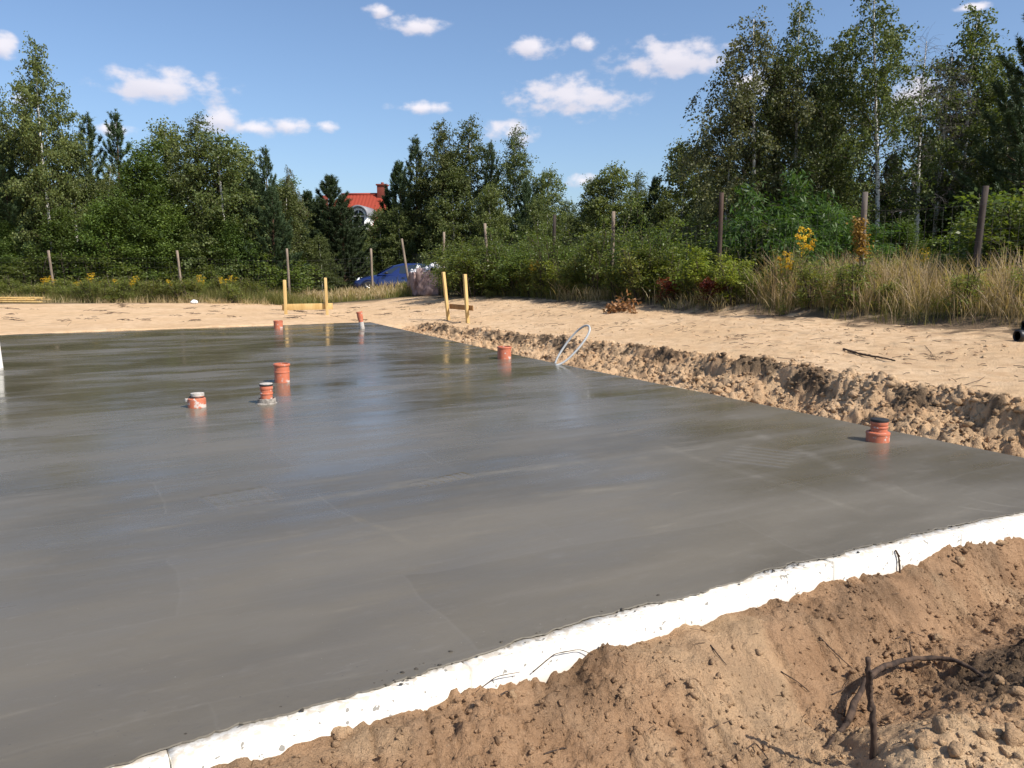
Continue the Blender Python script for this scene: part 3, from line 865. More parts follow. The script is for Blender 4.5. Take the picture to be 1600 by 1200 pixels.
def pine(seed, H=8., r=1.7, base=.04, whorl=.42, dens=1.0, nl=.10, openness=0.):
    rg = np.random.default_rng(seed)
    hh = np.linspace(0, 1, 10)
    TP = np.stack([.05 * np.sin(hh * 4 + seed), .05 * np.cos(hh * 3 + seed) - .05, hh * (H - .1)], -1)
    wood = MB(); wood.tube(TP, .09 * (1 - hh) + .012, 7)
    A, AD, AL = [], [], []          # shoots: origin, direction, length
    z = H * base
    while z < H - .15:
        t = z / H
        rad = r * (1 - t) ** .72 * (1.0 if t > .15 else .75 + t * 1.6)
        nbr = rg.integers(4, 7)
        a0 = rg.random() * 6.3
        for k in range(nbr):
            if rg.random() < openness * .5: continue
            az = a0 + k * 6.283 / nbr + rg.normal() * .2
            el = R(rg.uniform(8, 30) + 34 * t)
            L = max(.25, rad * rg.uniform(.72, 1.12))
            d0 = np.array([math.cos(az) * math.cos(el), math.sin(az) * math.cos(el), math.sin(el)])
            P = limb((TP[:, 0].mean(), TP[:, 1].mean(), z), d0, L, 6, rg, .22, .06)
            wood.tube(P, np.linspace(.018 * (1 - t) + .006, .005, 7), 3, False)
            ns = max(3, int(L * 13 * dens))
            for j in range(ns):
                s = 1 - .78 * rg.random() ** 1.25
                i = s * 6; i0 = min(5, int(i)); q = P[i0] + (P[i0 + 1] - P[i0]) * (i - i0)
                bd = unit(P[i0 + 1] - P[i0])
                sd = np.cross(bd, [0, 0, 1]) * rg.choice([-1, 1])
                d = bd * .75 + sd * rg.uniform(.1, .95) + np.array([0, 0, rg.uniform(.05, .65)]) + rg.normal(size=3) * .15
                A.append(q); AD.append(unit(d)); AL.append(rg.uniform(.16, .36))
            A.append(P[-1]); AD.append(unit(P[-1] - P[-2] + np.array([0, 0, .12]))); AL.append(.3)
        z += whorl * rg.uniform(.8, 1.2)
    for k in range(7):               # leader and its candles
        A.append(np.array([0, -.05, H - .35 + .05 * k])); AD.append(unit(np.array([rg.normal() * .3, rg.normal() * .3, 1.]))); AL.append(.38)
    A, AD, AL = np.array(A), np.array(AD), np.array(AL)
    m = 26
    n = len(A)
    s = rg.random((n, m)); th = rg.random((n, m)) * 6.283
    ref = np.where(np.abs(AD[:, 2:3]) < .9, np.array([[0, 0, 1.]]), np.array([[1., 0, 0]]))
    X = unit(np.cross(AD, ref)); Y = np.cross(AD, X)
    rad = np.cos(th)[..., None] * X[:, None] + np.sin(th)[..., None] * Y[:, None]
    o = A[:, None] + AD[:, None] * (s * AL[:, None])[..., None]
    nd = unit(AD[:, None] * .75 + rad * .8)
    tip = o + nd * nl * rg.uniform(.7, 1.2, (n, m, 1))
    sd = unit(np.cross(nd, rand_unit(n * m, rg).reshape(n, m, 3))) * .013
    V = np.stack([o - sd, o + sd, tip], 2).reshape(-1, 3)
    root = empty('pine_tree')
    wood.build('trunk', M['pine_bark'], root, True)
    mb = MB(); mb.add(V, None, np.arange(n * m * 3).reshape(-1, 3)); mb.build('crown', M['pine_needle'], root)
    return root

def clump_tree(seed, name, H, r, lm, leaf=.08, nst=1, nb=55, per=26, base=.15, aspect=.45, droop=.2, spread=.30, bark='dark_bark', lw=1.0):
    """broad leaved tree or bush: stems, ascending limbs, leaf sprays"""
    rg = np.random.default_rng(seed)
    wood = MB(); C, D = [], []
    for s in range(nst):
        a = rg.random() * 6.3; off = 0 if nst == 1 else r * .35 * math.sqrt(rg.random())
        hs = H * (1 if nst == 1 else rg.uniform(.65, 1.0))
        d0 = np.array([math.cos(a) * .25 * (nst > 1), math.sin(a) * .25 * (nst > 1), 1.])
        ST = limb((math.cos(a) * off, math.sin(a) * off, 0), d0 / np.linalg.norm(d0), hs * .95, 9, rg, .05, .07)
        wood.tube(ST, np.linspace(.012 * H / max(1, nst ** .6) + .004, .006, 10), 6)
        for b in range(max(4, nb // nst)):
            f = base + (1 - base) * rg.random() ** .85
            i = f * 9; i0 = min(8, int(i)); q = ST[i0] + (ST[i0 + 1] - ST[i0]) * (i - i0)
            az = rg.random() * 6.283; el = R(rg.uniform(5, 55) + 20 * f)
            t = (f - base) / (1 - base)
            L = r * (.55 + .45 * math.sin(math.pi * min(1, t + .15))) * (1 - .5 * t) * rg.uniform(.6, 1.15)
            P = limb(q, (math.cos(az) * math.cos(el), math.sin(az) * math.cos(el), math.sin(el)), L, 5, rg, -droop * .3, .14)
            wood.tube(P, np.linspace(.004 * H ** .5 + .002, .002, 6), 3, False)
            for c in range(max(2, int(L * 5))):
                s_ = .25 + .75 * rg.random() ** .7
                i = s_ * 5; i0 = min(4, int(i)); c0 = P[i0] + (P[i0 + 1] - P[i0]) * (i - i0)
                m = int(per * rg.uniform(.5, 1.4))
                C.append(c0 + rg.normal(size=(m, 3)) * spread * np.array([.5, .5, .32]))
                dd = rg.normal(size=(m, 3)); dd[:, :2] += np.array([math.cos(az), math.sin(az)]) * .5; dd[:, 2] = dd[:, 2] * .5 - droop; D.append(unit(dd))
    C = np.concatenate(C); D = np.concatenate(D); k = C[:, 2] > .02; C, D = C[k], D[k]
    upv = np.tile([0, 0, 1.], (len(C), 1)) + rg.normal(size=(len(C), 3)) * .55
    S = unit(np.cross(D, upv)); ln = leaf * rg.uniform(.65, 1.3, len(C))
    root = empty(name)
    wood.build('trunk' if nst == 1 else 'stems', M[bark], root, True)
    mb = MB(); mb.leaves(C, D, S, ln, ln * aspect * .5 * lw); mb.build('crown' if nst == 1 else 'foliage', M[lm], root)
    return root

def goldenrod(seed, H=1.15, n=5):
    rg = np.random.default_rng(seed)
    st, lf, fl = MB(), MB(), MB()
    C, D, F, FD = [], [], [], []
    heads = []
    for s in range(n):
        F, FD = [], []
        a = rg.random() * 6.3; h = H * rg.uniform(.7, 1.05)
        P = limb((math.cos(a) * .1 * rg.random(), math.sin(a) * .1, 0), unit(np.array([math.cos(a) * .18, math.sin(a) * .18, 1])), h, 8, rg, .03, .03)
        st.tube(P, np.linspace(.006, .003, 9), 4)
        m = 60; ss = rg.random(m) * 6.6; ii = ss.astype(int)
        C.append(P[ii] + (P[ii + 1] - P[ii]) * (ss - ii)[:, None]); th = rg.random(m) * 6.3
        D.append(unit(np.stack([np.cos(th), np.sin(th), rg.uniform(-.3, .7, m)], -1)))
        for k in range(9):
            az = rg.random() * 6.3; q = P[6] + (P[8] - P[6]) * rg.random()
            bl = limb(q, unit(np.array([math.cos(az), math.sin(az), .9])), rg.uniform(.08, .17), 3, rg, -.5, .05)
            m = 26; ss = rg.random(m) * 3; ii = np.minimum(2, ss.astype(int))
            F.append(bl[ii] + (bl[ii + 1] - bl[ii]) * (ss - ii)[:, None] + rg.normal(size=(m, 3)) * .008); FD.append(rand_unit(m, rg))
        heads.append((np.concatenate(F), np.concatenate(FD)))
    C, D = np.concatenate(C), np.concatenate(D)
    root = empty('goldenrod')
    st.build('stem', M['weed'], root)
    lf.leaves(C, D, unit(np.cross(D, rand_unit(len(C), rg))), rg.uniform(.06, .12, len(C)), np.full(len(C), .010)); lf.build('foliage', M['weed'], root)
    for F, FD in heads:
        fl = MB(); fl.leaves(F, FD, unit(np.cross(FD, rand_unit(len(F), rg))), np.full(len(F), .020), np.full(len(F), .009)); fl.build('flower', M['gold'], root)['kind'] = 'stuff'
    return root

PB = {}
PB['bt'] = birch(1, 10, 1.95, .16, 110, .45, .088, 17, twk=1.25)                    # tall, upright
PB['bw'] = birch(2, 10, 2.5, .22, 95, 1.0, .082, 18, 'birch_leaf_grey', twk=1.15)   # weeping
PB['bw2'] = birch(9, 10, 2.1, .24, 95, .85, .082, 17, 'birch_leaf', lean=.6, twk=1.2)
PB['bd'] = birch(3, 7, 2.3, .03, 120, .3, .088, 17, 'birch_leaf', prof=lambda t: (1 - t) ** .7 * .9 + .14, twk=1.2)   # dense, branched to the ground
PB['bd2'] = birch(8, 7, 2.0, .04, 115, .35, .086, 17, 'birch_leaf', prof=lambda t: (1 - t) ** .5 * .85 + .12, twk=1.2)
PB['bb'] = birch(4, 9, 1.6, .3, 80, .5, .05, 7, 'birch_leaf_grey', bare=True, twk=1.7)
PB['p1'] = pine(5, 7, 2.5, .03, .30, 1.7, .135)
PB['p2'] = pine(6, 8, 2.1, .05, .42, 1.2, .13, .2)
PB['p3'] = pine(15, 9.5, 2.9, .1, .42, 1.2, .14, .1)
PB['oak'] = clump_tree(7, 'broadleaf_tree', 7, 2.7, 'oak_leaf', .115, 1, 110, 34, .08, .62, .2, .42)
PB['oak2'] = clump_tree(17, 'broadleaf_tree', 5, 2.4, 'oak_leaf', .105, 1, 95, 30, .03, .6, .15, .42)
for k in PB: PB[k]['cnt'] = 0
BASE_H = dict(bt=10, bw=10, bw2=10, bd=7, bd2=7, bb=9, p1=7, p2=8, p3=9.5, oak=7, oak2=5)

USED = {}
def plant(key, x, y, h, wid=1.0, rz=None, label=None, cat='tree', group=None, tilt=0, base=None, table=None, tz=0.):
    tb = table or PB
    p = tb[key]
    o = p if not USED.get(key) else copy_tree(p)
    USED[key] = True
    for kk in ('label', 'group', 'cnt'):
        if kk in o: del o[kk]
    s = h / (base or BASE_H[key])
    o.location = (x, y, hz(x, y) - .03 + tz)
    o.scale = (s * wid, s * wid, s)
    o.rotation_euler = (tilt, tilt * .5, random.random() * 6.28 if rz is None else rz)
    return tag(o, label, cat, group)

GB = 'trees of the belt behind the thin post fence'
GM = 'trees of the low belt beyond the fence gap'
GR = 'birches behind the stout post fence'
LB = 'leafy young birch in the tree belt behind the long post fence'
LP = 'dark green young pine in the tree belt behind the long post fence'
def tree_px(key, px, D, top, wid=1.0, label=None, group=None, cat='tree', rz=None, tilt=0):
    x = xw(px, D); return plant(key, x, D, zw(top, D) - hz(x, D), wid, rz, label, cat, group, tilt)

# far belt, behind the fence (fence stands 34-36 m out)
tree_px('bw2', -2, 38, 112, 1.05, 'tall birch beside the stack of yellow planks, behind the fence')
tree_px('bt', 92, 37, 92, .85, 'tallest slim birch of the far belt, bare white trunk showing high up')
tree_px('p1', 30, 37.5, 235, 1.0, 'dark pine at the foot of the tall birches near the plank stack')
tree_px('bd', 128, 39, 230, 1.0, 'young birch between the tallest slim birch and the candle topped pines', GB)
tree_px('p2', 160, 43, 196, 1.1, 'pine raising pale green candles above the far belt', GB)
tree_px('p2', 200, 43, 192, 1.1, 'pine raising pale green candles above the far belt', GB)
tree_px('bw2', 168, 37, 262, .8, 'thin birch with a leaning white trunk in the far belt', None, 'tree', None, .10)
tree_px('oak', 232, 37, 222, 1.0, 'round dense broadleaf tree, greenest of the far belt')
tree_px('bd', 278, 40, 215, 1.0, 'young birch filling the gap behind the round broadleaf tree', GB)
tree_px('bt', 325, 38, 196, 1.15, 'broad birch with two pointed tops above the far belt')
tree_px('bd2', 360, 37, 228, 1.15, 'young birch leaning against the broad two topped birch', GB)
tree_px('bd2', 392, 39, 245, 1.0, 'young birch beside the open topped pine of the far belt', GB)
tree_px('p2', 425, 38.5, 243, .95, 'pine with open top at the house end of the far belt')
tree_px('bw', 462, 41, 268, .6, 'small drooping birch between the two pines short of the red roof')
tree_px('p1', 432, 36.9, 300, 1.1, LP, None)
tree_px('p1', 522, 42, 284, 1.5, 'big bushy pine standing directly before the red roofed house')
tree_px('p1', 470, 41, 322, 1.2, 'young pine filling the gap beside the small drooping birch', GB)
tree_px('p1', 488, 44.5, 306, 1.3, 'young pine hiding the lower roof of the red house', GB)
tree_px('p1', 500, 43.5, 318, 1.2, 'young pine tucked behind the big bushy pine', GB)
tree_px('bd', 452, 39, 300, 1.1, 'young birch in front of the small drooping birch', GB)
tree_px('p1', 404, 38, 275, 1.2, 'young pine at the foot of the open topped pine', GB)
tree_px('p1', 540, 41.5, 312, 1.2, 'young pine leaning on the big bushy pine before the house', GB)
tree_px('bd', 505, 39.5, 372, 1.1, 'low birch in front of the big bushy pine', GB)
tree_px('bd', 565, 43.5, 362, 1.0, 'low birch under the dormer of the red roofed house', GB)
tree_px('bd2', 540, 44, 345, 1.1, 'young birch at the foot of the big bushy pine by the house', GB)
tree_px('bd2', 600, 45, 336, 1.05, 'round birch bush under the arched dormer of the red house')
tree_px('oak2', 110, 36.6, 330, 1.1, 'leafy understorey tree under the tallest slim birch', GB)
tree_px('oak2', 20, 36.4, 345, 1.1, 'leafy understorey tree behind the plank stack', GB)
tree_px('oak2', 190, 36.4, 320, 1.1, 'leafy understorey tree beside the leaning birch trunk', GB)
tree_px('oak2', 255, 36.4, 318, 1.1, 'leafy understorey tree in front of the round broadleaf tree', GB)
tree_px('oak2', 330, 36.6, 330, 1.1, 'leafy understorey tree under the broad two topped birch', GB)
tree_px('bd', 62, 39, 215, .9, 'young birch squeezed between the two tallest birches of the far belt', GB)
tree_px('bd', -40, 38, 200, 1.1, 'young birch behind the far end of the plank stack', GB)
tree_px('oak2', 385, 36.6, 345, 1.0, 'leafy understorey tree beside the open topped pine', GB)
# middle
tree_px('p1', 628, 47, 264, 1.15, 'dark pine hiding the chimney side of the red roofed house')
tree_px('p2', 652, 45, 228, 1.15, 'pine with upright candles beside the twin topped birch')
tree_px('bt', 692, 44, 205, 1.15, 'birch of the twin pair that stands beside the candle pine')
tree_px('bt', 735, 44, 200, 1.15, 'birch of the twin pair that stands beside the narrow dark pine')
tree_px('bd', 664, 45, 288, 1.1, 'low birch between the candle pine and the twin topped birch', GM)
tree_px('bd', 712, 43, 270, 1.1, 'low birch at the foot of the twin topped birch', GM)
tree_px('p2', 768, 43, 235, .8, 'narrow dark pine between the two tallest middle birches')
tree_px('bt', 806, 42, 214, .95, 'pointed birch next to the narrow dark pine')
tree_px('bd', 768, 39.5, 300, 1.0, 'low birch at the foot of the narrow dark pine', GM)
tree_px('p1', 822, 40, 292, .9, 'young pine between the pointed birch and the rounded birch', GM)
tree_px('bd2', 856, 41, 280, 1.0, 'rounded birch beside the young pine at the sky gap')
tree_px('bd2', 880, 46, 322, 1.0, 'small far birch at the bottom of the sky gap', GM)
tree_px('bd', 915, 44, 330, .8, 'small birch closing the sky gap beside the blunt topped birch', GM)
tree_px('bd2', 928, 38, 292, 1.0, 'birch tucked against the blunt topped birch', GM)
tree_px('bd', 957, 38, 272, 1.25, 'birch with a blunt top at the edge of the sky gap')
tree_px('bt', 993, 40, 278, 1.0, 'slender birch beside the blunt topped birch')
tree_px('p1', 1018, 37, 286, .85, 'young pine beside the cone shaped birch', GM)
tree_px('bd', 1058, 36, 242, 1.25, 'pointed cone shaped birch standing clear of the weeping birch')
tree_px('bd2', 1085, 40, 288, .9, 'birch between the cone shaped birch and the weeping birch', GM)
tree_px('bd2', 625, 44, 330, 1.1, 'birch under the pine that hides the house', GM)
tree_px('bd', 1112, 42, 300, .9, 'far birch showing beyond the brown fence post', GM)
for px_, D_, tp, wd, lb in [(840, 38, 318, 1.0, 'bushy young birch before the rounded birch'), (892, 38, 345, 1.0, 'lowest bushy birch under the sky gap'), (985, 36.5, 330, 1.0, 'bushy young birch before the slender birch'), (1035, 35, 318, 1.0, 'bushy young birch before the cone shaped birch'), (1085, 34, 335, 1.0, 'bushy young birch next to the brown fence post')]:
    tree_px('bd', px_, D_, tp, wd, lb, GM)
# right, nearer
tree_px('bw', 1168, 25, 52, 1.15, 'weeping birch with drooping grey green crown beside open sky', GR)
tree_px('bw', 1128, 25.5, 150, .95, 'small weeping birch at the outer edge of the birch grove', GR)
tree_px('bw2', 1232, 25.5, 42, .95, 'airy birch next to the weeping birch', GR)
tree_px('bw', 1290, 27, 85, .95, 'lower grey green birch next to the tallest birch', GR)
tree_px('bw2', 1362, 24, 6, 1.02, 'tallest birch of the birch grove with a clean white trunk', GR)
tree_px('bb', 1422, 25, 84, 1.2, 'bare grey twiggy birch without leaves', None)
tree_px('bb', 1450, 26, 100, 1.1, 'second bare twiggy birch behind the leafless one', None)
tree_px('bt', 1492, 26, 46, 1.15, 'upright leafy birch next to the bare twiggy trees', GR)
tree_px('bw2', 1470, 29, 170, .8, 'lower leafy birch behind the bare twiggy trees', GR)
tree_px('p3', 1585, 22, 28, 1.15, 'massive dark pine closing the birch grove')
tree_px('p3', 1655, 23, 40, 1.1, 'second massive dark pine behind the black pipes')
for i, (px_, D_, tp, wd) in enumerate([(1195, 29, 120, .8), (1270, 30, 125, .7), (1520, 29, 110, .9), (1540, 25, 150, .8)]):
    tree_px(('bt', 'bw2')[i % 2], px_, D_, tp, wd, 'slim birch inside the birch grove behind the long leaved bush', GR)
for i, (px_, D_, tp) in enumerate([(1150, 23.5, 345), (1290, 23, 330), (1350, 22, 352), (1420, 21.5, 345), (1480, 21, 338), (1540, 20, 330), (1600, 19, 318), (1240, 26, 300), (1380, 27, 290), (1460, 27, 280), (1530, 26, 270)]):
    tree_px('oak2', px_, D_, tp, 1.25, 'low leafy tree in the shade under the birch grove', 'undergrowth of the birch grove')
# deeper rows that close the wood
rr = random.Random(12)
rows = []
for i in range(19):
    px_ = -120 + i * 33
    if 455 < px_ < 610: continue
    rows.append((px_, rr.uniform(42, 50), rr.uniform(275, 310)))
for i in range(15):
    px_ = 610 + i * 35
    rows.append((px_, rr.uniform(48, 58), rr.uniform(325, 350)))
for i in range(11):
    rows.append((1130 + i * 50, rr.uniform(32, 40), rr.uniform(225, 285)))
for i, (px_, D_, tp) in enumerate(rows):
    right = px_ > 1120
    tree_px(('bd', 'p1', 'bd2', 'oak')[rr.randrange(4)], px_, D_, tp, 1.1, 'shaded tree deep in the wood behind the front row of trees', 'deep rows of the wood')
for px_, D_, tp in [(470, 50, 365), (505, 50, 352), (545, 49, 350), (575, 50, 362), (605, 48, 355)]:
    tree_px('p1', px_, D_, tp, 1.2, 'small pine in front of the red roofed house', 'small pines before the house')

# ------------------------------------------------------------------ bushes, weeds, grass
SB = {}
SB['bush'] = clump_tree(21, 'leafy_bush', 2.0, 1.15, 'bush_leaf', .075, 9, 80, 26, .05, .6, .1, .22)
SB['bush2'] = clump_tree(22, 'leafy_bush', 2.0, 1.0, 'bush_leaf', .065, 8, 75, 24, .05, .55, .15, .22)
SB['sapling'] = clump_tree(23, 'aspen_sapling', 2.0, .8, 'bush_leaf', .07, 5, 60, 16, .1, .7, .1, .18)
SB['lime'] = clump_tree(24, 'yellow_green_bush', 1.4, .7, 'lime_leaf', .08, 6, 55, 16, .08, .5, .1, .16)
SB['willow'] = clump_tree(25, 'long_leaved_bush', 2.6, 1.9, 'willow_leaf', .17, 9, 120, 24, .08, .22, .75, .26, lw=1.1)
SB['red'] = clump_tree(26, 'red_leaved_bush', 1.0, .6, 'red_leaf', .08, 5, 45, 14, .06, .55, .1, .15)
SB['weedb'] = clump_tree(27, 'tall_weed', 1.3, .55, 'weed', .085, 7, 60, 14, .06, .28, .1, .13)
SB['gold'] = goldenrod(28, n=3)
SB['vine'] = clump_tree(29, 'climbing_vine', 1.2, .2, 'vine_leaf', .07, 3, 40, 14, .1, .7, .1, .13)
SBH = dict(bush=2., bush2=2., sapling=2., lime=1.4, willow=2.6, red=1., weedb=1.3, gold=1.15, vine=1.2)
def bush(key, x, y, h, wid=1., label='', group=None, cat='bush', tz=0.):
    return plant(key, x, y, h, wid, None, label, cat, group, 0, SBH[key], SB, tz)
def at_u(u, v): return xy(u, v)

# leafy bushes along the fence line right of the gap
rr = random.Random(4)
for i in range(16):
    v = 13.2 + i * 1.12 + rr.uniform(-.2, .2); u = rr.uniform(5.9, 6.9)
    x, y = at_u(u, v)
    k = ('bush', 'sapling', 'bush2')[i % 3]
    bush(k, x, y, rr.uniform(1.05, 2.2), rr.uniform(.95, 1.2), 'leafy green bush overgrowing the fence beyond the big bags', 'bushes overgrowing the fence')
bush('bush', xw(745, 28), 28, 2.15, 1.25, 'dense glossy bush directly behind the brown batter board')
bush('bush2', xw(708, 29.5), 29.5, 2.3, 1.15, 'pale speckled bush beside the big bags')
bush('bush2', xw(800, 27), 27, 1.8, 1.2, 'dark bush between the batter board and the yellow green weeds')
for i in range(14):
    v = 12 + i * 1.25 + rr.uniform(-.3, .3); x, y = at_u(rr.uniform(7.4, 9.5), v)
    bush('bush2' if i % 2 else 'sapling', x, y, rr.uniform(1.8, 2.6), 1.3, 'shaded bush behind the overgrown fence', 'shaded bushes behind the fence')
for px_, D_, h in [(832, 25.3, 1.3), (873, 23.8, 1.25), (1082, 18.5, 1.3), (1100, 17.6, 1.15), (1066, 19, 1.0), (1010, 20.5, .9), (985, 21.5, 1.1), (930, 22.8, 1.0), (1150, 16.8, 1.0), (1035, 19.8, 1.35)]:
    bush('lime', xw(px_, D_), D_, h, 1.1, 'yellow green sunlit weed at the foot of the fence', 'yellow green weeds along the fence', 'weed')
for px_, D_, h in [(1042, 18.9, .7), (1058, 18.7, .55), (1117, 17.2, .7)]:
    bush('red', xw(px_, D_), D_, h, 1.1, 'small bush turned dark red at the edge of the sand', 'dark red bushes')
bush('willow', xw(1232, 20.4), 20.4, 2.95, 1.0, 'big fresh green bush with long drooping leaves behind the stout post fence')
bush('willow', xw(1285, 19.3), 19.3, 2.1, .95, 'lower shoulder of long leaved green bush by the grey post')
for px_, D_, h in [(1590, 15.6, 2.6), (1630, 15, 2.5), (1560, 16.5, 2.0), (1480, 17, 1.2), (1440, 17.5, 1.1), (1400, 18, 1.1)]:
    bush('bush', xw(px_, D_), D_, h, 1.1, 'leafy bush behind the stout post fence below the dark pine', 'bushes behind the stout post fence')
for i in range(34):
    v = 7.3 + i * .55 + rr.uniform(-.2, .2); x, y = at_u(rr.uniform(5.6, 6.4), v)
    bush('weedb', x, y, rr.uniform(.7, 1.35), 1.1, 'upright green weed at the foot of the stout post fence', 'weeds along the stout post fence', 'weed')
for i in range(9):
    v = 4.0 + i * 1.1 + rr.uniform(-.2, .2); x, y = at_u(rr.uniform(5.7, 6.6), v)
    bush('weedb', x, y, rr.uniform(.7, 1.1), 1.1, 'green weed poking through the dry grass', 'weeds in the dry grass', 'weed')
x, y = at_u(6.02, 7.7)
bush('vine', xw(1343, 15.05), 15.05, 1.0, .9, 'golden climbing plant wrapped round the grey fence post', None, 'climber', .75)
for px_, D_, h in [(1222, 15.2, 1.2), (1254, 15.0, 1.5)]:
    bush('gold', xw(px_, D_), D_, h, .8, 'tall goldenrod with bright flower head before the long leaved bush', 'tall goldenrods by the long leaved bush', 'goldenrod')
for px_, D_, h in [(828, 24.5, 1.15), (898, 23, 1.2), (1432, 15.9, 1.15)]:
    bush('gold', xw(px_, D_), D_, h, .8, 'single goldenrod among the green fence weeds', 'single goldenrods among weeds', 'goldenrod')
for i in range(15):
    px_ = 75 + i * 21 + rr.uniform(-9, 9)
    if rr.random() < .25: px_ = rr.uniform(280, 375)
    D_ = rr.uniform(31.8, 34) if i % 3 else rr.uniform(31, 32)
    bush('gold', xw(px_, D_), D_, rr.uniform(.75, 1.15), 1.0, 'goldenrod flowering in the weeds along the thin post fence', 'goldenrods along the thin post fence', 'goldenrod')
for i in range(44):
    px_ = -10 + i * 9.8 + rr.uniform(-5, 5); D_ = rr.uniform(30.6, 34)
    bush('weedb', xw(px_, D_), D_, rr.uniform(.7, 1.25), 1.25, 'green weed along the thin post fence', 'weeds along the thin post fence', 'weed')
for i in range(26):
    px_ = -30 + i * 19; D_ = rr.uniform(36, 37)
    bush(('bush', 'sapling')[i % 2], xw(px_, D_), D_, rr.uniform(1.5, 2.4), 1.5, 'shrub filling the foot of the far tree belt', 'shrubs under the far belt')
for i in range(14):
    px_ = 560 + i * 9; D_ = rr.uniform(47, 49)
    bush(('bush', 'bush2')[i % 2], xw(px_, D_), D_, rr.uniform(1.3, 1.9), 1.4, 'shrub behind the blue car', 'shrubs behind the car')
for px_, D_, h in [(640, 35.6, .75), (650, 35.0, .95), (660, 34.4, .6)]:
    bush('weedb', xw(px_, D_), D_, h, 1.6, 'weed growing in front of the blue car', 'weeds before the car', 'weed')

rr = random.Random(44)
for i in range(13):
    x, y = at_u(rr.uniform(5.8, 6.5), 13.2 + i * 1.05 + rr.uniform(-.4, .4))
    bush('sapling', x, y, rr.uniform(1.6, 2.7), rr.uniform(.5, .75), 'thin upright sapling sticking out above the fence bushes', 'thin saplings in the fence bushes')
for i in range(12):
    x, y = at_u(rr.uniform(5.6, 6.1), (9 if i < 1 else 11.6) + i * 1.3 + rr.uniform(-.3, .3))
    bush('weedb', x, y, rr.uniform(1.2, 1.75), rr.uniform(.7, 1.0), 'tall pale weed standing proud of the fence bushes', 'tall pale weeds in front of the fence bushes', 'weed')
def grass(name, pts, h, hv, w, mt, label, seed, bend=.35, seg=3, heads=False):
    rg = np.random.default_rng(seed); n = len(pts)
    P = np.column_stack([pts, terrain(pts[:, 0], pts[:, 1]) - .02])
    H_ = h * rg.uniform(1 - hv, 1 + hv, n) * (.55 + .8 * vnoise(pts[:, 0] * 1.3, pts[:, 1] * 1.3)); th = rg.random(n) * 6.283
    lean = rg.random(n) * bend; d = np.stack([np.cos(th), np.sin(th), np.zeros(n)], -1)
    fa = rg.random(n) * 6.283; s = np.stack([np.cos(fa), np.sin(fa), np.zeros(n)], -1)
    V = []
    for k in range(seg + 1):
        t = k / seg
        c = P + d * (lean * H_ * t ** 1.8)[:, None] + np.array([0, 0, 1]) * (H_ * t * (1 - .25 * lean * t))[:, None]
        ww = w * (1 - t * .85)
        if heads and k == seg - 1: ww = w * 1.9
        V += [c - s * ww, c + s * ww]
    V = np.stack(V, 1).reshape(-1, 3)
    b0 = np.arange(n)[:, None] * (2 * seg + 2)
    Q = np.concatenate([b0 + np.array([[2 * k, 2 * k + 1, 2 * k + 3, 2 * k + 2]]) for k in range(seg)])
    o = mesh(name, V, Q, M[mt]); return tag(o, label, 'grass', None, 'stuff')
rg = np.random.default_rng(77)
def scatter_uv(n, u0, u1, v0, v1, fn=None, cl=0):
    u = rg.uniform(u0, u1, n); v = rg.uniform(v0, v1, n)
    if cl:
        cu = rg.uniform(u0, u1, cl); cv = rg.uniform(v0, v1, cl); i = rg.integers(0, cl, n)
        u = cu[i] + rg.normal(size=n) * .2; v = cv[i] + rg.normal(size=n) * .2
    x, y = xy(u, v); return np.stack([x, y], -1)
def scatter_px(n, a, b, d0, d1, cl=0):
    D = rg.uniform(d0, d1, n); p = rg.uniform(a, b, n)
    if cl:
        i = rg.integers(0, cl, n); D = rg.uniform(d0, d1, cl)[i]; p = rg.uniform(a, b, cl)[i]
        D = D + rg.normal(size=n) * .12; return np.stack([(p - 800) / FPX * D + rg.normal(size=n) * .12, D], -1)
    return np.stack([(p - 800) / FPX * D, D], -1)
grass('dry_grass', np.concatenate([scatter_uv(8500, 5.7, 7.8, .3, 9.6, None, 210), scatter_uv(2500, 5.6, 7.8, .3, 9.6)]), .70, .5, .003, 'grass_dry', 'tall dry golden grass along the stout post fence', 1, .7, 3, True)
grass('dry_grass', scatter_uv(2600, 5.5, 6.4, 9.6, 17, None, 60), .42, .5, .0045, 'grass_dry', 'shorter dry grass at the foot of the green fence bushes', 2, .8, 3, True)
grass('green_grass', scatter_uv(9000, 5.45, 7.0, .3, 24, None, 330), .36, .6, .006, 'grass_green', 'short green grass below the stout post fence', 3, .9)
grass('green_grass', scatter_px(16000, -40, 470, 30.8, 35, 600), .46, .5, .008, 'grass_green', 'green grass and weeds along the thin post fence', 4, .7)
grass('dry_grass', scatter_px(5500, 400, 640, 33.8, 37, 230), .40, .5, .009, 'grass_dry', 'straw coloured grass in front of the blue car', 5, .7, 3, True)
grass('green_grass', scatter_px(7000, 400, 640, 33.5, 37, 260), .34, .5, .008, 'grass_green', 'green grass in front of the blue car', 6, .7)
grass('dry_grass', scatter_px(3500, -40, 420, 30.2, 31.6, 160), .26, .5, .008, 'grass_dry', 'low withered grass at the edge of the sand by the thin post fence', 7, 1.0)

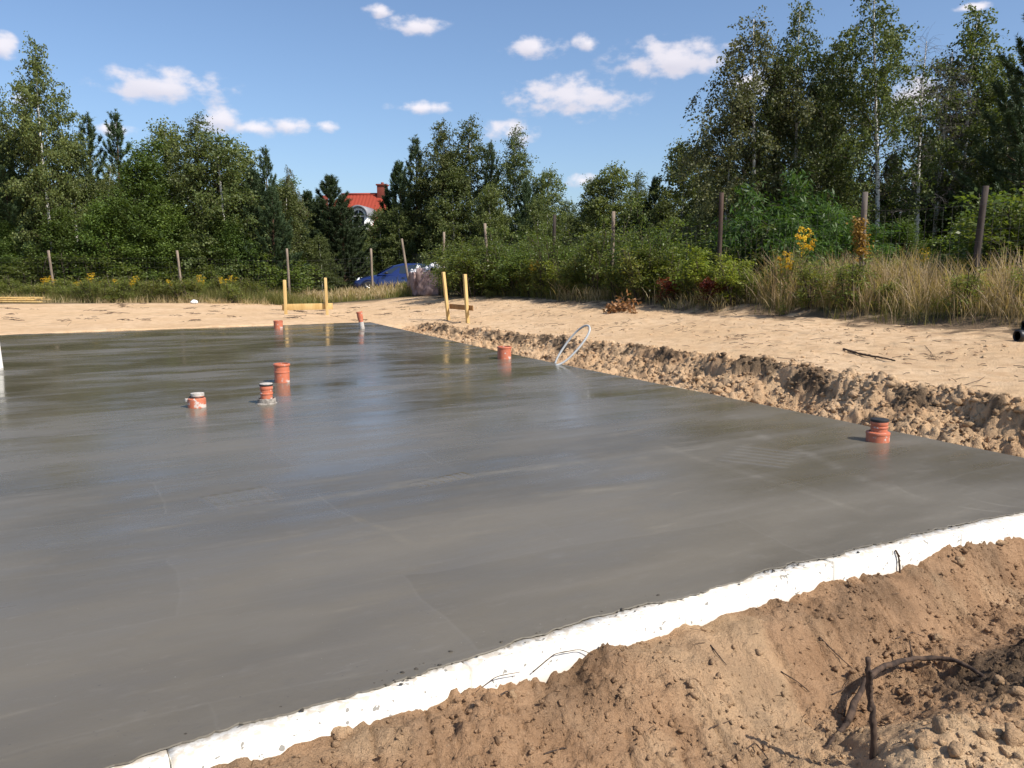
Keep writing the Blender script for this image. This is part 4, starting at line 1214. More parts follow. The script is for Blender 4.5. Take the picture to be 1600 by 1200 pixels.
# ------------------------------------------------------------------ fences
def fence(name, label, posts, hts, leans, mats, wires=True, hw=1.75):
    root = empty(name, (posts[0][0], posts[0][1], 0), 0, label, 'fence')
    o0 = np.array([posts[0][0], posts[0][1], 0])
    for (x, y), h, (lx, ly), mt in zip(posts, hts, leans, mats):
        b = MB(); z = hz(x, y)
        n = 8; t = np.linspace(0, 1, n)
        P = np.stack([x - o0[0] + lx * t + .012 * np.sin(t * 5 + x), y - o0[1] + ly * t, z - .35 + (h + .35) * t], -1)
        b.tube(P, .056 - .006 * t + .003 * np.sin(t * 9 + x), 9); b.build('post', M[mt], root, True)
    if wires:
        b = MB()
        for (a, la), (c, lc) in zip(zip(posts, leans), zip(posts[1:], leans[1:])):
            a, c = np.array(a), np.array(c); za, zc = hz(*a), hz(*c)
            L = np.linalg.norm(c - a); nh = 11
            for k in range(nh):
                hh_ = .08 + (hw - .08) * (k / (nh - 1)) ** 1.25
                t = np.linspace(0, 1, 6)
                sg = .03 * np.sin(math.pi * t) * (1 if k == nh - 1 else .5)
                P = np.stack([a[0] + (c[0] - a[0]) * t - o0[0], a[1] + (c[1] - a[1]) * t - o0[1] - .06, za + (zc - za) * t + hh_ - sg], -1)
                b.tube(P, .0016 if k < nh - 1 else .0022, 3, False)
            for s in np.arange(.15, L, .16):
                q = a + (c - a) * s / L - o0[:2]; z = za + (zc - za) * s / L
                b.tube(np.array([[q[0], q[1] - .06, z + .08], [q[0], q[1] - .06, z + hw - .02]]), .0013, 3, False)
        b.build('wire_mesh', M['wire'], root)
    return root
lp = [(-150, 33.5, 392), (90, 34, 392), (288, 34.5, 392), (456, 35, 389), (583, 36, 389)]
posts = [(xw(p, D), D) for p, D, t in lp]
fence('post_fence', 'wire mesh fence on thin weathered posts along the far tree belt', posts, [zw(t, D) - hz(xw(p, D), D) for p, D, t in lp],
      [(0, 0), (-.12, 0), (-.12, 0), (-.1, 0), (0, 0)], ['post_wood'] * 5)
rp = [(1513, 13.3, 295), (1340, 15.2, 304), (1118, 18.6, 305), (955, 22.2, 333), (864, 24.9, 338), (764, 29, 351), (692, 32.4, 364), (645, 35.3, 374)]
posts = [(xw(p, D), D) for p, D, t in rp]
posts = [tuple(xy(6.05, 1.6))] + posts
hts = [2.2] + [zw(t, D) - hz(xw(p, D), D) for p, D, t in rp]
fence('post_fence', 'wire mesh fence on stout wooden posts behind the dry grass and bushes', posts, hts,
      [(0, 0), (.10, 0), (0, 0), (.03, 0), (0, 0), (.03, 0), (-.12, 0), (.08, 0), (-.42, 0)],
      ['post_dark', 'post_dark', 'post_grey', 'post_brown', 'post_wood', 'post_dark', 'post_wood', 'post_wood', 'post_wood'])

# ------------------------------------------------------------------ batter boards
def board(root, a, b, h, th, mt, name):
    a, b = np.array(a, float), np.array(b, float); d = b - a; L = np.linalg.norm(d)
    e = math.atan2(d[1], d[0]); el = math.asin(d[2] / L)
    m = Matrix.Rotation(e, 4, 'Z') @ Matrix.Rotation(-el, 4, 'Y')
    mb = MB(); mb.box((a + b) / 2, (L, th, h), m); return mb.build(name, M[mt], root, False, .003)
def stake(root, x, y, h, w, mt, lx=0, ly=0, rz=0):
    z = hz(x, y); mb = MB()
    V = np.array([(-1, -1, 0), (1, -1, 0), (1, 1, 0), (-1, 1, 0)]) * w / 2
    c, s = math.cos(rz), math.sin(rz); V = V @ np.array([[c, s, 0], [-s, c, 0], [0, 0, 1]])
    V = np.vstack([V * .35 + [x, y, z - .25], V + [x, y, z - .05], V + [x + lx, y + ly, z + h]])
    Q = [(i * 4 + j, i * 4 + (j + 1) % 4, (i + 1) * 4 + (j + 1) % 4, (i + 1) * 4 + j) for i in range(2) for j in range(4)] + [(3, 2, 1, 0), (8, 9, 10, 11)]
    mb.add(V, np.array(Q)); return mb.build('stake', M[mt], root, False, .003)
r1 = empty('batter_board', (0, 0, 0), 0, 'bright yellow batter board of two stakes and a cross plank', 'batter board')
D1 = 24.2; z1 = hz(xw(447, D1), D1)
stake(r1, xw(447.5, D1), D1, zw(437, D1) - z1, .085, 'timber', 0, 0, .1)
stake(r1, xw(512, D1 + .2), D1 + .2, zw(432, D1) - z1, .075, 'timber', -.02, 0, .1)
board(r1, (xw(442, D1 + .08), D1 + .08, z1 + .21), (xw(521, D1 + .3), D1 + .3, z1 + .23), .19, .028, 'timber', 'cross_plank')
r2 = empty('batter_board', (0, 0, 0), 0, 'brownish batter board with leaning stakes beside the trench', 'batter board')
pA, pB = gp(701, 494, hz(-1.9, 24)), gp(731, 498, hz(-1.3, 23))
stake(r2, pA[0], pA[1], 1.28, .075, 'timber', -.13, 0, .6)
stake(r2, pB[0], pB[1], 1.22, .075, 'timber', -.07, 0, .6)
d_ = unit(pB - pA)
board(r2, pA + d_ * -.05 + np.array([.05, .05, .26]), pB + d_ * .22 + np.array([.05, .05, .27]), .13, .028, 'timber_brown', 'cross_plank')

# ------------------------------------------------------------------ planks by the thin post fence
rr = random.Random(9)
zg = hz(xw(30, 30.3), 30.3)
for i, (x0, x1, D_, z_) in enumerate([(-120, 64, 30.6, .05), (-110, 70, 30.2, .05), (-100, 60, 30.4, .115), (-130, 66, 30.65, .12), (-125, 72, 30.5, .19), (-90, 84, 30.9, .10)]):
    x0, x1 = xw(x0, D_), xw(x1, D_); e = rr.uniform(-.05, .05)
    mb = MB(); L = x1 - x0
    mb.box((0, 0, 0), (L, .17, .045), None)
    o = mb.build('plank', M['timber'], None, False, .004); o.location = ((x0 + x1) / 2, D_, zg + z_ + .0 * i); o.rotation_euler = (0, rr.uniform(-.006, .006), e)
    tag(o, 'long yellow sawn plank in the low stack by the thin post fence', 'plank', 'planks stacked by the thin post fence')
def litter():
    bm = bmesh.new(); bmesh.ops.create_icosphere(bm, subdivisions=3, radius=.1)
    rg = np.random.default_rng(5)
    for v in bm.verts:
        v.co *= 1 + .35 * float(fbm(v.co.x * 14 + 2, v.co.y * 14 + v.co.z * 9, 3)); v.co.z *= .75
    me = bpy.data.meshes.new('litter_bag'); bm.to_mesh(me); bm.free(); me.materials.append(mat('white_plastic_film', (.75, .78, .8), .35))
    o = bpy.data.objects.new('litter_bag', me); COL.objects.link(o); x = xw(306, 30); o.location = (x, 30, hz(x, 30) + .07); o.scale = (1.3, 1, 1.1)
    tag(o, 'small crumpled white plastic bag at the edge of the sand', 'litter')
litter()

# ------------------------------------------------------------------ bulk bags
def bulk_bag(px_, D_, w, h, seed, label, col1, col2):
    x = xw(px_, D_); z = hz(x, D_)
    root = empty('bulk_bag', (x, D_, z), seed * .4, label, 'bag')
    bm = bmesh.new(); bmesh.ops.create_cube(bm, size=1)
    bmesh.ops.subdivide_edges(bm, edges=bm.edges[:], cuts=14, use_grid_fill=True)
    for v in bm.verts:
        c = v.co.copy(); r_ = 1 + .12 * math.cos(c.z * 3)
        k = float(fbm(c.x * 4 + seed, c.y * 4 + c.z * 3, 4)); k2 = float(fbm(c.z * 9 + seed, c.x * 5 - c.y * 5, 3))
        v.co = Vector((c.x * w * r_ * (1 + .16 * k), c.y * w * r_ * (1 + .16 * k), (c.z + .5) * h * (1 + .10 * k) + .03 * k2))
        v.co.x += .04 * k2
    me = bpy.data.meshes.new('bag_body'); bm.to_mesh(me); bm.free(); me.materials.append(bark_mat('woven_bag_%d' % seed, col1, col2, 7, (1, 1, .6)))
    for p in me.polygons: p.use_smooth = True
    o = bpy.data.objects.new('bag_body', me); o.parent = root; COL.objects.link(o)
    for i, (a, b) in enumerate([(-1, -1), (1, -1), (1, 1), (-1, 1)]):
        t = np.linspace(0, 1, 9)
        P = np.stack([a * w * .42 * (1 - .3 * np.sin(t * 3.1)) * np.ones(9), b * w * .42 + .1 * t * -b, h * .93 + .16 * np.sin(t * 3.1)], -1)
        m_ = MB(); m_.tube(P, .018, 5); m_.build('lifting_loop', M['white_cap'], root, True)
    m_ = MB(); rg = np.random.default_rng(seed)
    g = 22; X, Y = np.meshgrid(np.linspace(-.5, .5, g), np.linspace(-.5, .5, g), indexing='ij')
    Z = h * .98 + .16 * fbm(X * 5 + seed, Y * 5, 3) + .28 * np.exp(-((X - .1) ** 2 + Y ** 2) * 9) + .09 * np.abs(fbm(X * 14, Y * 14 + seed, 2))
    V = np.stack([X * w * .95, Y * w * .95, Z], -1).reshape(-1, 3)
    i, j = np.meshgrid(np.arange(g - 1), np.arange(g - 1), indexing='ij')
    Q = np.stack([i * g + j, (i + 1) * g + j, (i + 1) * g + j + 1, i * g + j + 1], -1).reshape(-1, 4)
    m_.add(V, Q); o = m_.build('plastic_film', M['film'], root)
    sd = o.modifiers.new('thick', 'SOLIDIFY'); sd.thickness = .012
M['film'] = mat('crumpled_white_film', (.70, .69, .70), .35)
bulk_bag(678, 33.2, .95, 1.05, 3, 'big bag with crumpled white film bulging from its top', (.34, .25, .23), (.20, .14, .13))
bulk_bag(657, 34, .7, .95, 5, 'pinkish big bag standing behind the leaning fence post', (.45, .32, .29), (.27, .18, .16))

# ------------------------------------------------------------------ litter of twigs and branches on the sand
def stick_obj(name, P, r0, r1, label, cat, group=None, mt='stick', k=7, seed=0, knots=True):
    P = np.array(P, float); n = 26; t = np.linspace(0, len(P) - 1, n); i = np.arange(len(P))
    S = np.stack([np.interp(t, i, P[:, c]) for c in range(3)], -1)
    for _ in range(2): S[1:-1] = (S[:-2] + 2 * S[1:-1] + S[2:]) / 4
    rg = np.random.default_rng(seed); S[1:-1] += rg.normal(size=(n - 2, 3)) * r0 * .12
    b = MB(); b.tube(S, np.linspace(r0, r1, n) * (1 + .12 * rg.normal(size=n)), k)
    return tag(b.build(name, M[mt], None, True), label, cat, group)
TT = np.concatenate([np.arange(1.5, 6, .01), np.arange(6, 45, .04)])
def on(px_, py_, dz=0.):          # where the sight line meets the terrain
    P = np.array([0, 0, EYE]) + ray(px_, py_)[None] * TT[:, None]
    Z = terrain(P[:, 0], P[:, 1]); i = int(np.argmax(P[:, 2] < Z))
    return np.array([P[i, 0], P[i, 1], Z[i] + dz])
root = empty('broken_branch', tuple(on(1367, 1180)), 0, 'thick dark broken branch half buried in the sand bank', 'branch')
R0 = np.array(root.location)
def sub(name, P, r0, r1, seed):
    o = stick_obj(name, np.array(P) - R0, r0, r1, None, None, None, 'stick', 8, seed); o.parent = root
pp = on(1367, 1180)
top = pp + np.array([-.035, .02, .27])
sub('upright_stick', [pp + [0, 0, -.06], pp + [-.012, .0, .12], top + [.01, 0, -.06], top + [0, 0, .06]], .0125, .009, 1)
sub('upright_stick', [top + [.012, -.012, -.12], top + [.008, -.01, .02]], .009, .006, 4)
sub('main_limb', [on(1322, 1142, .02), on(1345, 1105, .07), on(1362, 1085, .10), on(1400, 1066, .09), on(1430, 1054, .07), on(1480, 1050, .06), on(1520, 1056, .03), on(1560, 1066, -.03)], .0145, .008, 2)
sub('side_twig', [on(1322, 1142, .02), on(1300, 1160, .0), on(1285, 1172, -.02)], .011, .005, 3)
sub('side_twig', [on(1426, 1060, .06), on(1418, 1046, .12)], .004, .003, 5)
sub('side_twig', [on(1318, 1128, .02), on(1322, 1112, .06)], .005, .003, 6)
stick_obj('stick', [on(1318, 548, .02), on(1345, 556, .02), on(1375, 563, .03), on(1398, 567, .02)], .016, .010, 'long dark stick lying on the open sand', 'stick', None, 'stick', 7, 8)
TW = [((1220, 1052), (1245, 1068), (1265, 1082)), ((1300, 1090), (1318, 1080), (1325, 1068)), ((1090, 1160), (1110, 1140), (1140, 1128)), ((1445, 540), (1455, 552), (1462, 566)),
      ((1110, 1010), (1125, 1030), (1135, 1042)), ((780, 1092), (792, 1085), (806, 1092)), ((1280, 1000), (1310, 1030), (1345, 1060)), ((1150, 1185), (1180, 1165), (1200, 1190)),
      ((1400, 1000), (1425, 990), (1440, 996)), ((105, 510), (112, 502), (108, 498)), ((1225, 575), (1240, 572), (1255, 576)), ((850, 1180), (880, 1172), (900, 1178))]
for i, c in enumerate(TW):
    stick_obj('twig', [on(a, b, .003 + .004 * (k == 1)) for k, (a, b) in enumerate(c)], .0032, .0018, 'thin dark twig lying on the bare sand', 'twig', 'thin twigs on the sand', 'stick', 5, 20 + i)
def foam_twig(pts, r0, label):
    P = [np.array([*xy(u, edge_near(u) - .085 - d), z]) for u, d, z in pts]
    stick_obj('twig', P, r0, r0 * .6, label, 'twig', None, 'stick', 6, int(pts[0][0] * 100) % 97)
foam_twig([(-5.42, .035, -.17), (-5.45, .03, -.12), (-5.49, .012, -.075)], .006, 'short dark root curling up against the white foam board')
foam_twig([(-2.52, .02, -.16), (-2.53, .012, -.06), (-2.56, .008, -.01), (-2.53, .016, -.05)], .005, 'bent dark twig hooked over the white foam board')
foam_twig([(-5.02, .03, -.2), (-4.98, .02, -.1), (-4.88, .02, -.06), (-4.78, .025, -.07)], .0022, 'fine grass stalk arching across the white foam')
foam_twig([(-4.72, .02, -.09), (-4.62, .02, -.045), (-4.5, .02, -.06), (-4.4, .03, -.12)], .0022, 'fine dry root arching out of the sand before the foam')

def leaf_heap():
    p = on(968, 488); rg = np.random.default_rng(3)
    root = empty('dry_leafy_branch', tuple(p), 0, 'cut branch with curled brown leaves lying on the sand', 'branch')
    b = MB(); lf = MB(); C, D = [], []
    for k in range(9):
        a = rg.uniform(-.5, 1.1); P = limb((-.35 + rg.random() * .2, rg.normal() * .1, .03), unit(np.array([math.cos(a), math.sin(a) * .6, rg.uniform(.05, .5)])), rg.uniform(.5, .95), 6, rg, -.15, .12)
        b.tube(P, np.linspace(.012, .004, 7), 5)
        m = 30; ss = rg.random(m) * 6; ii = np.minimum(5, ss.astype(int)); C.append(P[ii] + (P[ii + 1] - P[ii]) * (ss - ii)[:, None] + rg.normal(size=(m, 3)) * .04); D.append(rand_unit(m, rg))
    C, D = np.concatenate(C), np.concatenate(D); C[:, 2] = np.maximum(C[:, 2], .02)
    lf.leaves(C, D, unit(np.cross(D, rand_unit(len(C), rg))), rg.uniform(.08, .15, len(C)), rg.uniform(.02, .035, len(C)))
    b.build('twigs', M['stick'], root, True); lf.build('foliage', M['brown_leaf'], root)
leaf_heap()
for i, (px_, D_) in enumerate([(768, 26.3), (700, 28.5), (1330, 14.6)]):
    bush('weedb', xw(px_, D_), D_, .38, 1.5, 'low green sprout on the open sand', 'sprouts on the sand', 'weed')

def black_pipe(px_, py_, r, L, rz, label):
    p = on(px_, py_)
    root = empty('black_pipe', (p[0], p[1], p[2] + r), rz, label, 'pipe')
    for nm, prof, mt in (('pipe_body', [(r - .008, .03), (r - .008, 0), (r, 0), (r, L), (0, L)], 'black'), ('end_ring', [(r, .0), (r + .008, .004), (r + .008, .07), (r, .075)], 'black')):
        b = MB(); b.lathe(prof, 24); o = b.build(nm, M[mt], root, True); o.rotation_euler = (0, R(90), 0)
M['black'] = mat('black_plastic', (.012, .012, .013), .45)
black_pipe(1588, 534, .07, 1.6, .15, 'black plastic pipe with ringed end lying on the sand')
black_pipe(1597, 516, .06, 1.5, -.1, 'second black pipe lying just behind the ringed one')

# ------------------------------------------------------------------ clods
def clod_mesh(seed, sub=1, rough=.35):
    bm = bmesh.new(); bmesh.ops.create_icosphere(bm, subdivisions=sub, radius=1)
    rg = np.random.default_rng(seed)
    sc = rg.uniform(.7, 1.2, 3); 
    V = np.array([v.co for v in bm.verts]); F = np.array([[v.index for v in f.verts] for f in bm.faces]); bm.free()
    k = fbm(V[:, 0] * 1.6 + seed * 3.1, V[:, 1] * 1.6 + V[:, 2] * 1.3, 3, .6)
    V = V * (1 + rough * k)[:, None] * sc * (1 + .10 * rg.normal(size=(len(V), 1)))
    V[:, 2] *= .75
    return V, F
def hull_mesh(seed):
    rg = np.random.default_rng(seed); P = rand_unit(15, rg) * rg.uniform(.7, 1.1, (15, 1)) * np.array([1.15, .9, .7])
    bm = bmesh.new()
    for p in P: bm.verts.new(p)
    r_ = bmesh.ops.convex_hull(bm, input=bm.verts)
    bmesh.ops.delete(bm, geom=[v for v in bm.verts if not v.link_faces], context='VERTS')
    bmesh.ops.triangulate(bm, faces=bm.faces[:]); bm.verts.index_update()
    V = np.array([v.co[:] for v in bm.verts]); F = np.array([[v.index for v in f.verts] for f in bm.faces]); bm.free()
    return V, F
PROT = [hull_mesh(s) for s in range(16)]
def clods(name, pts, sizes, label, seed):
    rg = np.random.default_rng(seed); b = MB()
    Z = terrain(pts[:, 0], pts[:, 1])
    for (x, y), z, s in zip(pts, Z, sizes):
        V, F = PROT[rg.integers(0, 16)]; a = rg.random() * 6.3; c, sn = math.cos(a), math.sin(a)
        W = V @ np.array([[c, sn, 0], [-sn, c, 0], [0, 0, 1]]) * s; b.add(W + [x, y, z + s * .12], None, F)
    o = b.build(name, M['ground'], None)
    ca = o.data.attributes.new('soil', 'FLOAT_COLOR', 'POINT')
    V = np.concatenate(b.v); cc = soil_cols(V[:, 0], V[:, 1]); cc[:, 0] *= .8; ca.data.foreach_set('color', cc.astype(np.float32).ravel())
    return tag(o, label, 'clods', None, 'stuff')
rg = np.random.default_rng(31)
n = 8000; v = rg.random(n) ** 1.7 * 17 - .3; u = rg.uniform(.02, 1.18, n) * lipw(v)
x, y = xy(u, v); clods('sand_clods', np.stack([x, y], -1), rg.lognormal(-4.05, .55, n).clip(.006, .065), 'crumbled clods on the trench wall', 1)
n = 22000; u = rg.uniform(-6.6, 0, n); q = rg.uniform(.0, 2.0, n)
dens = fbm(u * 1.6 + 2, q * 1.6, 2) + .5 * fbm(u * 5, q * 5, 2) + .35 * (q > .9); k = dens > rg.uniform(-.5, .6, n); u, q = u[k], q[k]
v = edge_near(u) - .10 - q; x, y = xy(u, v); clods('sand_clods', np.stack([x, y], -1), rg.lognormal(-5.15, .55, len(u)).clip(.003, .022), 'small crumbs of sand on the bank before the foam', 2)
n = 1500; u = rg.uniform(1.2, 5.2, n); v = rg.random(n) ** 1.4 * 20; k = fbm(u * .9, v * .6, 3) > rg.uniform(-.4, .5, n); u, v = u[k], v[k]
x, y = xy(u, v); clods('sand_clods', np.stack([x, y], -1), rg.lognormal(-4.2, .5, len(u)).clip(.005, .04), 'small clods strewn over the open sand', 3)
big = [(530, 1148, .05), (545, 1142, .035), (420, 1165, .045), (800, 1092, .04), (1465, 1000, .05), (1560, 1068, .04), (1470, 1140, .06), (1540, 1150, .04), (1440, 1168, .045), (1135, 1098, .045),
       (1590, 1090, .05), (1450, 862, .05), (1500, 880, .05), (1560, 850, .05), (1490, 1175, .05), (1585, 1160, .06), (1170, 925, .03)]
for i, (a, b, s) in enumerate(big):
    s *= .62; p = on(a, b); V, F = clod_mesh(40 + i, 2, .5); V = V * (1 + .16 * (blocks(V[:, 0] * 3 + i, V[:, 1] * 3 + V[:, 2] * 2.3) - .5))[:, None]
    mb = MB(); mb.add(V * s, None, F); o = mb.build('sand_clod', M['ground'], None, False); o.location = (p[0], p[1], p[2] + s * .15); o.rotation_euler = (i * .7, i * .4, i * 1.3)
    ca = o.data.attributes.new('soil', 'FLOAT_COLOR', 'POINT'); cc = np.tile([.12, .45, 0, 1.], (len(V), 1)); ca.data.foreach_set('color', cc.astype(np.float32).ravel())
    tag(o, 'fist sized clod of caked sand on the bank before the foam', 'clod', 'larger clods on the sand bank')

# crumbs of concrete along the rim, bits of root and straw on the sand
rg = np.random.default_rng(8)
u = rg.uniform(-7.5, -.2, 420); cu = rg.uniform(-7.5, -.2, 11); u = np.where(rg.random(420) < .75, cu[rg.integers(0, 11, 420)] + rg.normal(size=420) * .07, u)
x, y = xy(u, edge_near(u) + rg.normal(size=420) * .025)
M['crumb'] = bark_mat('dark_concrete_crumb', (.10, .088, .07), (.04, .035, .03), 40, (1, 1, 1))
b = MB()
for X_, Y_, s_ in zip(x, y, rg.lognormal(-5.7, .5, 420).clip(.0018, .010)):
    V, F = PROT[rg.integers(0, 16)]; b.add(V * s_ + [X_, Y_, -.004 + s_ * .3], None, F)
tag(b.build('concrete_crumbs', M['crumb'], None), 'dark crumbs of concrete along the rim of the slab', 'crumbs', None, 'stuff')
def debris(name, P2, ln, r, label, seed):
    rg = np.random.default_rng(seed); b = MB(); Z = terrain(P2[:, 0], P2[:, 1])
    for (x, y), z in zip(P2, Z):
        a = rg.random() * 6.28; L = ln * rg.lognormal(0, .5); c = np.array([x, y, z + r]); d = np.array([math.cos(a), math.sin(a), rg.normal() * .12]) * L / 2
        s_ = np.array([-d[1], d[0], 0]) * rg.normal() * .3
        b.tube(np.array([c - d, c + s_ + [0, 0, L * .06], c + d]), [r, r * .9, r * .5], 3, False)
    return tag(b.build(name, M['stick'], None), label, 'debris', None, 'stuff')
debris('root_debris', np.concatenate([scatter_uv(420, 1.2, 5.4, .2, 19, None, 55), scatter_uv(160, 1.3, 5.4, .2, 19)]), .11, .004, 'bits of root and straw strewn over the sand by the trench', 1)
debris('root_debris', scatter_px(380, -30, 700, 21, 30, 60), .2, .006, 'bits of root and straw strewn over the sand behind the slab', 2)
debris('root_debris', scatter_uv(260, -6.4, -1.2, -1.9, -.12, None, 60), .035, .0013, 'fine rootlets in the sand bank before the foam', 3)

# ------------------------------------------------------------------ blue car
def car():
    D_ = 37.8; x = xw(556, D_) + 2.08; z = hz(x, D_)
    root = empty('parked_car', (x, D_, z), R(4), 'blue hatchback parked half hidden behind grass and weeds', 'car')
    paint = mat('blue_car_paint', (.009, .02, .10), .22, .6); NT(paint).b.inputs['Coat Weight'].default_value = 1.0
    glass = mat('dark_car_glass', (.02, .03, .045), .05, .8); lampm = mat('headlight_glass', (.85, .86, .88), .12, .8)
    tyre = mat('tyre_rubber', (.02, .02, .02), .8); rim = mat('alloy_rim', (.55, .56, .58), .3, .5, .8); trim = mat('black_trim', (.015, .015, .016), .5)
    # stations nose (-x) to tail (+x): x, bottom, sill half width, belt z, belt half width, centre z
    S = [(-2.08, .34, .50, .52, .52, .56), (-2.0, .24, .66, .62, .68, .68), (-1.75, .20, .78, .70, .76, .80), (-1.3, .19, .85, .80, .80, .90), (-.85, .18, .87, .88, .82, .97),
         (-.3, .18, .88, .92, .83, .96), (.5, .18, .88, .95, .83, .97), (1.2, .19, .88, .98, .82, 1.0), (1.7, .22, .85, 1.0, .79, 1.02), (2.0, .30, .78, .98, .72, .98), (2.1, .40, .66, .85, .62, .86)]
    V, Q = [], []
    for a, zb, ws, zl, wl, zc in S:
        mid = (zb + zl) / 2
        ring = [(0, zb), (ws * .8, zb), (ws, zb + .10), (ws * 1.02, mid), (wl * 1.03, zl - .10), (wl, zl), (wl * .6, zc - .02), (0, zc)]
        V += [(a, -y, zz) for y, zz in ring] + [(a, y, zz) for y, zz in ring[::-1][1:-1]]
    k = 14
    for i in range(len(S) - 1):
        for j in range(k): Q.append((i * k + j, i * k + (j + 1) % k, (i + 1) * k + (j + 1) % k, (i + 1) * k + j))
    mb = MB(); mb.add(V, np.array(Q)); n0 = len(V)
    mb.t.append(np.array([(0, (j + 1), j) for j in range(1, k - 1)])); e0 = (len(S) - 1) * k
    mb.t.append(np.array([(e0, e0 + j, e0 + j + 1) for j in range(1, k - 1)]))
    o = mb.build('body', paint, root, True); sb = o.modifiers.new('sub', 'SUBSURF'); sb.levels = sb.render_levels = 2
    # greenhouse
    G = [(-.95, .90, .74, .90), (-.2, 1.30, .62, 1.36), (.2, 1.40, .60, 1.45), (1.0, 1.41, .59, 1.46), (1.65, 1.32, .56, 1.36), (2.02, 1.0, .66, 1.0)]
    V, Q = [], []
    for a, zr, wr, zc in G:
        ring = [(.80, .90), (.78, min(zr, .93)), (wr, zr - .02), (wr * .8, zr + .03), (0, zc)]
        V += [(a, -y, zz) for y, zz in ring] + [(a, y, zz) for y, zz in ring[::-1][1:]]
    k = 9
    for i in range(len(G) - 1):
        for j in range(k - 1): Q.append((i * k + j, (i + 1) * k + j, (i + 1) * k + j + 1, i * k + j + 1))
    mb = MB(); mb.add(V, np.array(Q)); mb.build('roof', paint, root, True)
    def side_y(xx, zz):
        zr = np.interp(xx, [g[0] for g in G], [g[1] for g in G]); wr = np.interp(xx, [g[0] for g in G], [g[2] for g in G])
        return .785 + (wr - .785) * np.clip((zz - .92) / max(.05, zr - .94), 0, 1)
    for sgn in (-1, 1):
        for nm, poly in (('side_window', [(-.72, .97), (-.12, 1.28), (.32, 1.36), (.40, 1.36), (.40, .98)]), ('side_window', [(.48, .98), (.48, 1.36), (1.0, 1.37), (1.2, 1.33), (1.3, 1.02)]), ('side_window', [(1.36, 1.03), (1.28, 1.31), (1.5, 1.28), (1.72, 1.06)])):
            V = [(a, sgn * (side_y(a, b) + .008), b) for a, b in poly]; mb = MB(); n = len(V)
            c = np.mean(V, 0); mb.add(V + [tuple(c)], None, np.array([(j, (j + 1) % n, n) for j in range(n)])); mb.build(nm, glass, root)
        mb = MB(); mb.box((-.5, sgn * .93, 1.0), (.14, .16, .11), Matrix.Rotation(.2, 4, 'Z')); mb.build('wing_mirror', trim, root, False, .03)
        mb = MB(); mb.lathe([(0, -.05), (.085, -.045), (.12, 0), (.10, .04), (0, .06)], 20)
        h = mb.build('headlight', lampm, root, True); h.location = (-1.88, sgn * .58, .64); h.scale = (1.7, .9, .6); h.rotation_euler = (0, R(-50), sgn * R(-25))
        mb = MB(); mb.box((.02, sgn * .905, .62), (.012, .02, .56)); mb.build('door_seam', trim, root)
        d = MB(); d.box((.28, sgn * .90, .80), (.17, .035, .03)); d.build('door_handle', paint, root, False, .008)
        for xx in (-1.32, 1.3):
            wroot = MB(); wroot.lathe([(.20, -.09), (.29, -.095), (.315, -.06), (.315, .06), (.29, .095), (.20, .09)], 28)
            w = wroot.build('wheel', tyre, root, True); w.location = (xx, sgn * .80, .315); w.rotation_euler = (R(90), 0, 0)
            rm = MB(); rm.lathe([(.205, -.085), (.2, -.07), (.19, -.06), (.19, .06), (.205, .085)], 28)
            for q in range(5):
                a = q * 2 * math.pi / 5; rm.box((math.cos(a) * .1, math.sin(a) * .1, sgn * -.055), (.2, .05, .03), Matrix.Rotation(a, 4, 'Z'))
            rm.lathe([(0, -.075), (.05, -.07), (.055, .07), (0, .075)], 12); rm.build('rim', rim, w)
            ar = MB(); t = np.linspace(0, math.pi, 14); ar.tube(np.stack([xx + .37 * np.cos(t), np.full(14, sgn * .885), .315 + .37 * np.sin(t)], -1), .02, 5); ar.build('wheel_arch', trim, root, True)
    ws = [(-.90, .70, .935), (-.22, .56, 1.315)]
    V = [(ws[0][0] - .02, -ws[0][1], ws[0][2] + .02), (ws[0][0] - .02, ws[0][1], ws[0][2] + .02), (ws[1][0] - .02, ws[1][1], ws[1][2] + .025), (ws[1][0] - .02, -ws[1][1], ws[1][2] + .025)]
    mb = MB(); mb.add(V, np.array([(0, 1, 2, 3)])); g = mb.build('windscreen', glass, root); g.modifiers.new('t', 'SOLIDIFY').thickness = .02
car()

